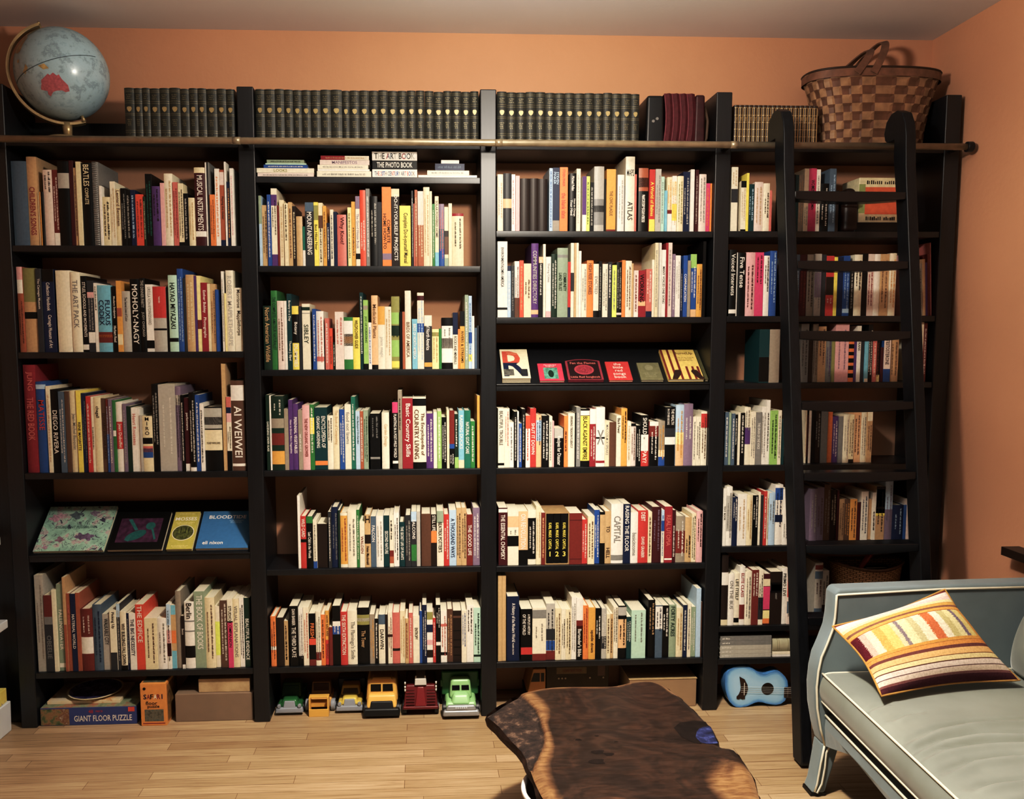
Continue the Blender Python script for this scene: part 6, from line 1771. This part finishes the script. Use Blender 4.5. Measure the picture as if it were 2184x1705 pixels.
# striped cushion
def stripes():
    m, nt, b = new_mat('striped_wool', .85, .1); uv = N(nt, 'ShaderNodeUVMap'); uv.uv_map = 'UVMap'; sp = N(nt, 'ShaderNodeSeparateXYZ'); nt.links.new(uv.outputs['UV'], sp.inputs[0])
    V = ramp(nt, [(0, '5A2A35'), (.055, '8A5A58'), (.08, 'E2CDBB'), (.13, '5F3640'), (.14, 'E8D6C8'), (.19, '6A4038'), (.2, 'EAD79A'), (.25, '7A4A30'), (.257, 'E9B774'), (.32, '7A4A45'), (.355, 'E0953E'), (.395, '8A5028'), (.4, 'DB9A3C'), (.43, 'D0A050'),
                  (.74, 'A8602A'), (.75, 'E0A244'), (.785, '8B6050'), (.81, 'D9A548'), (.85, 'A86A30'), (.855, 'E6DA9A'), (.89, 'E6C8C0'), (.93, 'E9D9CF'), (.97, '7A3A40'), (.985, '5A2030')], 'CONSTANT')
    U = ramp(nt, [(0, '6A2030'), (.05, 'CDB0A0'), (.10, 'E6D5B5'), (.16, 'E2A94A'), (.22, 'EBC765'), (.29, 'D9CFA0'), (.325, '8A7C86'), (.355, 'E9DDA5'), (.42, 'CBBF8A'), (.47, 'EFE3C0'), (.54, 'D9733F'), (.62, 'EFE6CC'), (.68, 'C9BD80'), (.74, 'E5DB9F'), (.80, '7E7288'), (.835, 'D9C87D'), (.90, 'D9A04A'), (.95, 'CFC08A')], 'CONSTANT')
    nt.links.new(sp.outputs['Y'], V.inputs['Fac']); wob = N(nt, 'ShaderNodeTexNoise', Scale=90, Detail=2.0); nt.links.new(uv.outputs['UV'], wob.inputs['Vector']); wm = N(nt, 'ShaderNodeMath'); wm.operation = 'MULTIPLY_ADD'; wm.inputs[1].default_value = .05; nt.links.new(wob.outputs['Fac'], wm.inputs[0]); ws = N(nt, 'ShaderNodeMath'); ws.operation = 'SUBTRACT'; ws.inputs[1].default_value = .025; nt.links.new(sp.outputs['X'], ws.inputs[0]); nt.links.new(ws.outputs[0], wm.inputs[2]); nt.links.new(wm.outputs[0], U.inputs['Fac'])
    mk = ramp(nt, [(0, '000000'), (.43, 'FFFFFF'), (.74, '000000')], 'CONSTANT'); nt.links.new(sp.outputs['Y'], mk.inputs['Fac'])
    mx = N(nt, 'ShaderNodeMix'); mx.data_type = 'RGBA'; nt.links.new(mk.outputs['Color'], mx.inputs['Factor']); nt.links.new(V.outputs['Color'], mx.inputs['A']); nt.links.new(U.outputs['Color'], mx.inputs['B'])
    f = N(nt, 'ShaderNodeTexNoise', Scale=160, Detail=3.0); t = N(nt, 'ShaderNodeTexCoord'); nt.links.new(t.outputs['Object'], f.inputs['Vector']); r = ramp(nt, [(.3, 'C8C0B8'), (.65, 'FFFFFF')]); nt.links.new(f.outputs['Fac'], r.inputs['Fac'])
    m2 = N(nt, 'ShaderNodeMix'); m2.data_type = 'RGBA'; m2.blend_type = 'MULTIPLY'; m2.inputs['Factor'].default_value = .5; nt.links.new(mx.outputs['Result'], m2.inputs['A']); nt.links.new(r.outputs['Color'], m2.inputs['B']); nt.links.new(m2.outputs['Result'], b.inputs['Base Color'])
    bp = N(nt, 'ShaderNodeBump', Strength=.4, Distance=.003); nt.links.new(f.outputs['Fac'], bp.inputs['Height']); nt.links.new(bp.outputs['Normal'], b.inputs['Normal']); return m
BLc, BRc, TRc, TLc = Vector((1.168, -1.005, .499)), Vector((1.682, -.92, .502)), Vector((1.505, -.775, .768)), Vector((1.112, -.785, .65))
PC = (BLc + BRc + TRc + TLc) / 4
nrm = (BRc - BLc).cross(TLc - BLc).normalized()
def pil(u, v, s):
    e = (math.sin(PI * u) * math.sin(PI * v)); pin = .035 * (math.sin(PI * u) ** 1.0) * (1 - math.sin(PI * v)) + .0
    p = BLc * (1 - u) * (1 - v) + BRc * u * (1 - v) + TRc * u * v + TLc * (1 - u) * v
    p = p + (PC - p) * (.10 * math.sin(PI * u) * (abs(2 * v - 1) ** 3) + .10 * math.sin(PI * v) * (abs(2 * u - 1) ** 3))
    p = p + nrm * s * (.072 if s > 0 else .02) * (e ** .5) + nrm * s * .006 * math.sin(PI * v) * (abs(math.sin(PI * u)) ** .5) * math.sin(9 * v + 2 * u)
    return tuple(p - PC)
pl = thing('striped_cushion', 'yellow orange and maroon striped cushion leaning on the sofa arm', 'cushion', tuple(PC)); SM = stripes()
MB().grid(lambda u, v: pil(u, v, 1), 60, 44).build('cushion_front', SM, pl, smooth=True)
MB().grid(lambda u, v: pil(u, 1 - v, -1), 60, 44).build('cushion_back', mat('B08A3C', .85, .1), pl, smooth=True)
edge = [pil(i / 30, 0, 1) for i in range(30)] + [pil(1, i / 20, 1) for i in range(20)] + [pil(1 - i / 30, 1, 1) for i in range(30)] + [pil(0, 1 - i / 20, 1) for i in range(20)]
MB().tube(edge, .0035, 8, closed=True).build('cord_edge', mat('B98A3A', .8, .1), pl, smooth=True)

# ------------------------------------------------------------------ light
def lamp(name, kind, loc, energy, col, **kw):
    l = bpy.data.lights.new(name, kind); l.energy = energy; l.color = col
    for k, v in kw.items(): setattr(l, k, v)
    o = bpy.data.objects.new(name, l); C.objects.link(o); o.location = loc; return o
WARM = (1, .91, .78)
lamp('ceiling_lamp_shade', 'AREA', (.12, -1.5, 2.56), P_AREA, WARM, shape='DISK', size=.16)
lamp('ceiling_lamp_bulb', 'POINT', (.12, -1.5, 2.53), P_POINT, WARM, shadow_soft_size=.07)
lamp('ceiling_lamp_up', 'AREA', (.12, -1.5, 2.6), P_UP, WARM, shape='DISK', size=.16).rotation_euler = (PI, 0, 0)  # added fill facing up, only to brighten the ceiling
sp = lamp('ceiling_lamp_spot', 'SPOT', (.12, -1.5, 2.55), P_SPOT, WARM, shadow_soft_size=.07, spot_size=math.radians(104), spot_blend=1.0)  # added fill spot at the lamp position, lifts lower shelves and floor
sp.rotation_euler = (math.radians(15), 0, 0)
w = bpy.data.worlds.new('world'); SC.world = w; w.use_nodes = True
w.node_tree.nodes['Background'].inputs[0].default_value = (.9, .85, .8, 1); w.node_tree.nodes['Background'].inputs[1].default_value = P_WORLD

# ------------------------------------------------------------------ camera
F, PITCH, YAW, ROLL = 1801.08, .0960, -.0512, -.0034
cp, sp_, cy_, sy_ = math.cos(PITCH), math.sin(PITCH), math.cos(YAW), math.sin(YAW)
right = Vector((cy_, sy_, 0)); fwd = Vector((-sy_ * cp, cy_ * cp, -sp_)); up = right.cross(fwd)
cr_, sr_ = math.cos(ROLL), math.sin(ROLL)
r2 = right * cr_ + up * sr_; u2 = up * cr_ - right * sr_
cam = bpy.data.cameras.new('camera'); co = bpy.data.objects.new('camera', cam); C.objects.link(co)
co.matrix_world = Matrix(((r2.x, u2.x, -fwd.x, -.262), (r2.y, u2.y, -fwd.y, -3.5065), (r2.z, u2.z, -fwd.z, 1.6286), (0, 0, 0, 1)))
cam.sensor_fit = 'HORIZONTAL'; cam.sensor_width = 36; cam.lens = 36 * F / 2184; cam.clip_start = .05
cam.shift_x = (1092 - 1000.15) / 2184; cam.shift_y = -(852.5 - 895.59) / 2184
SC.camera = co
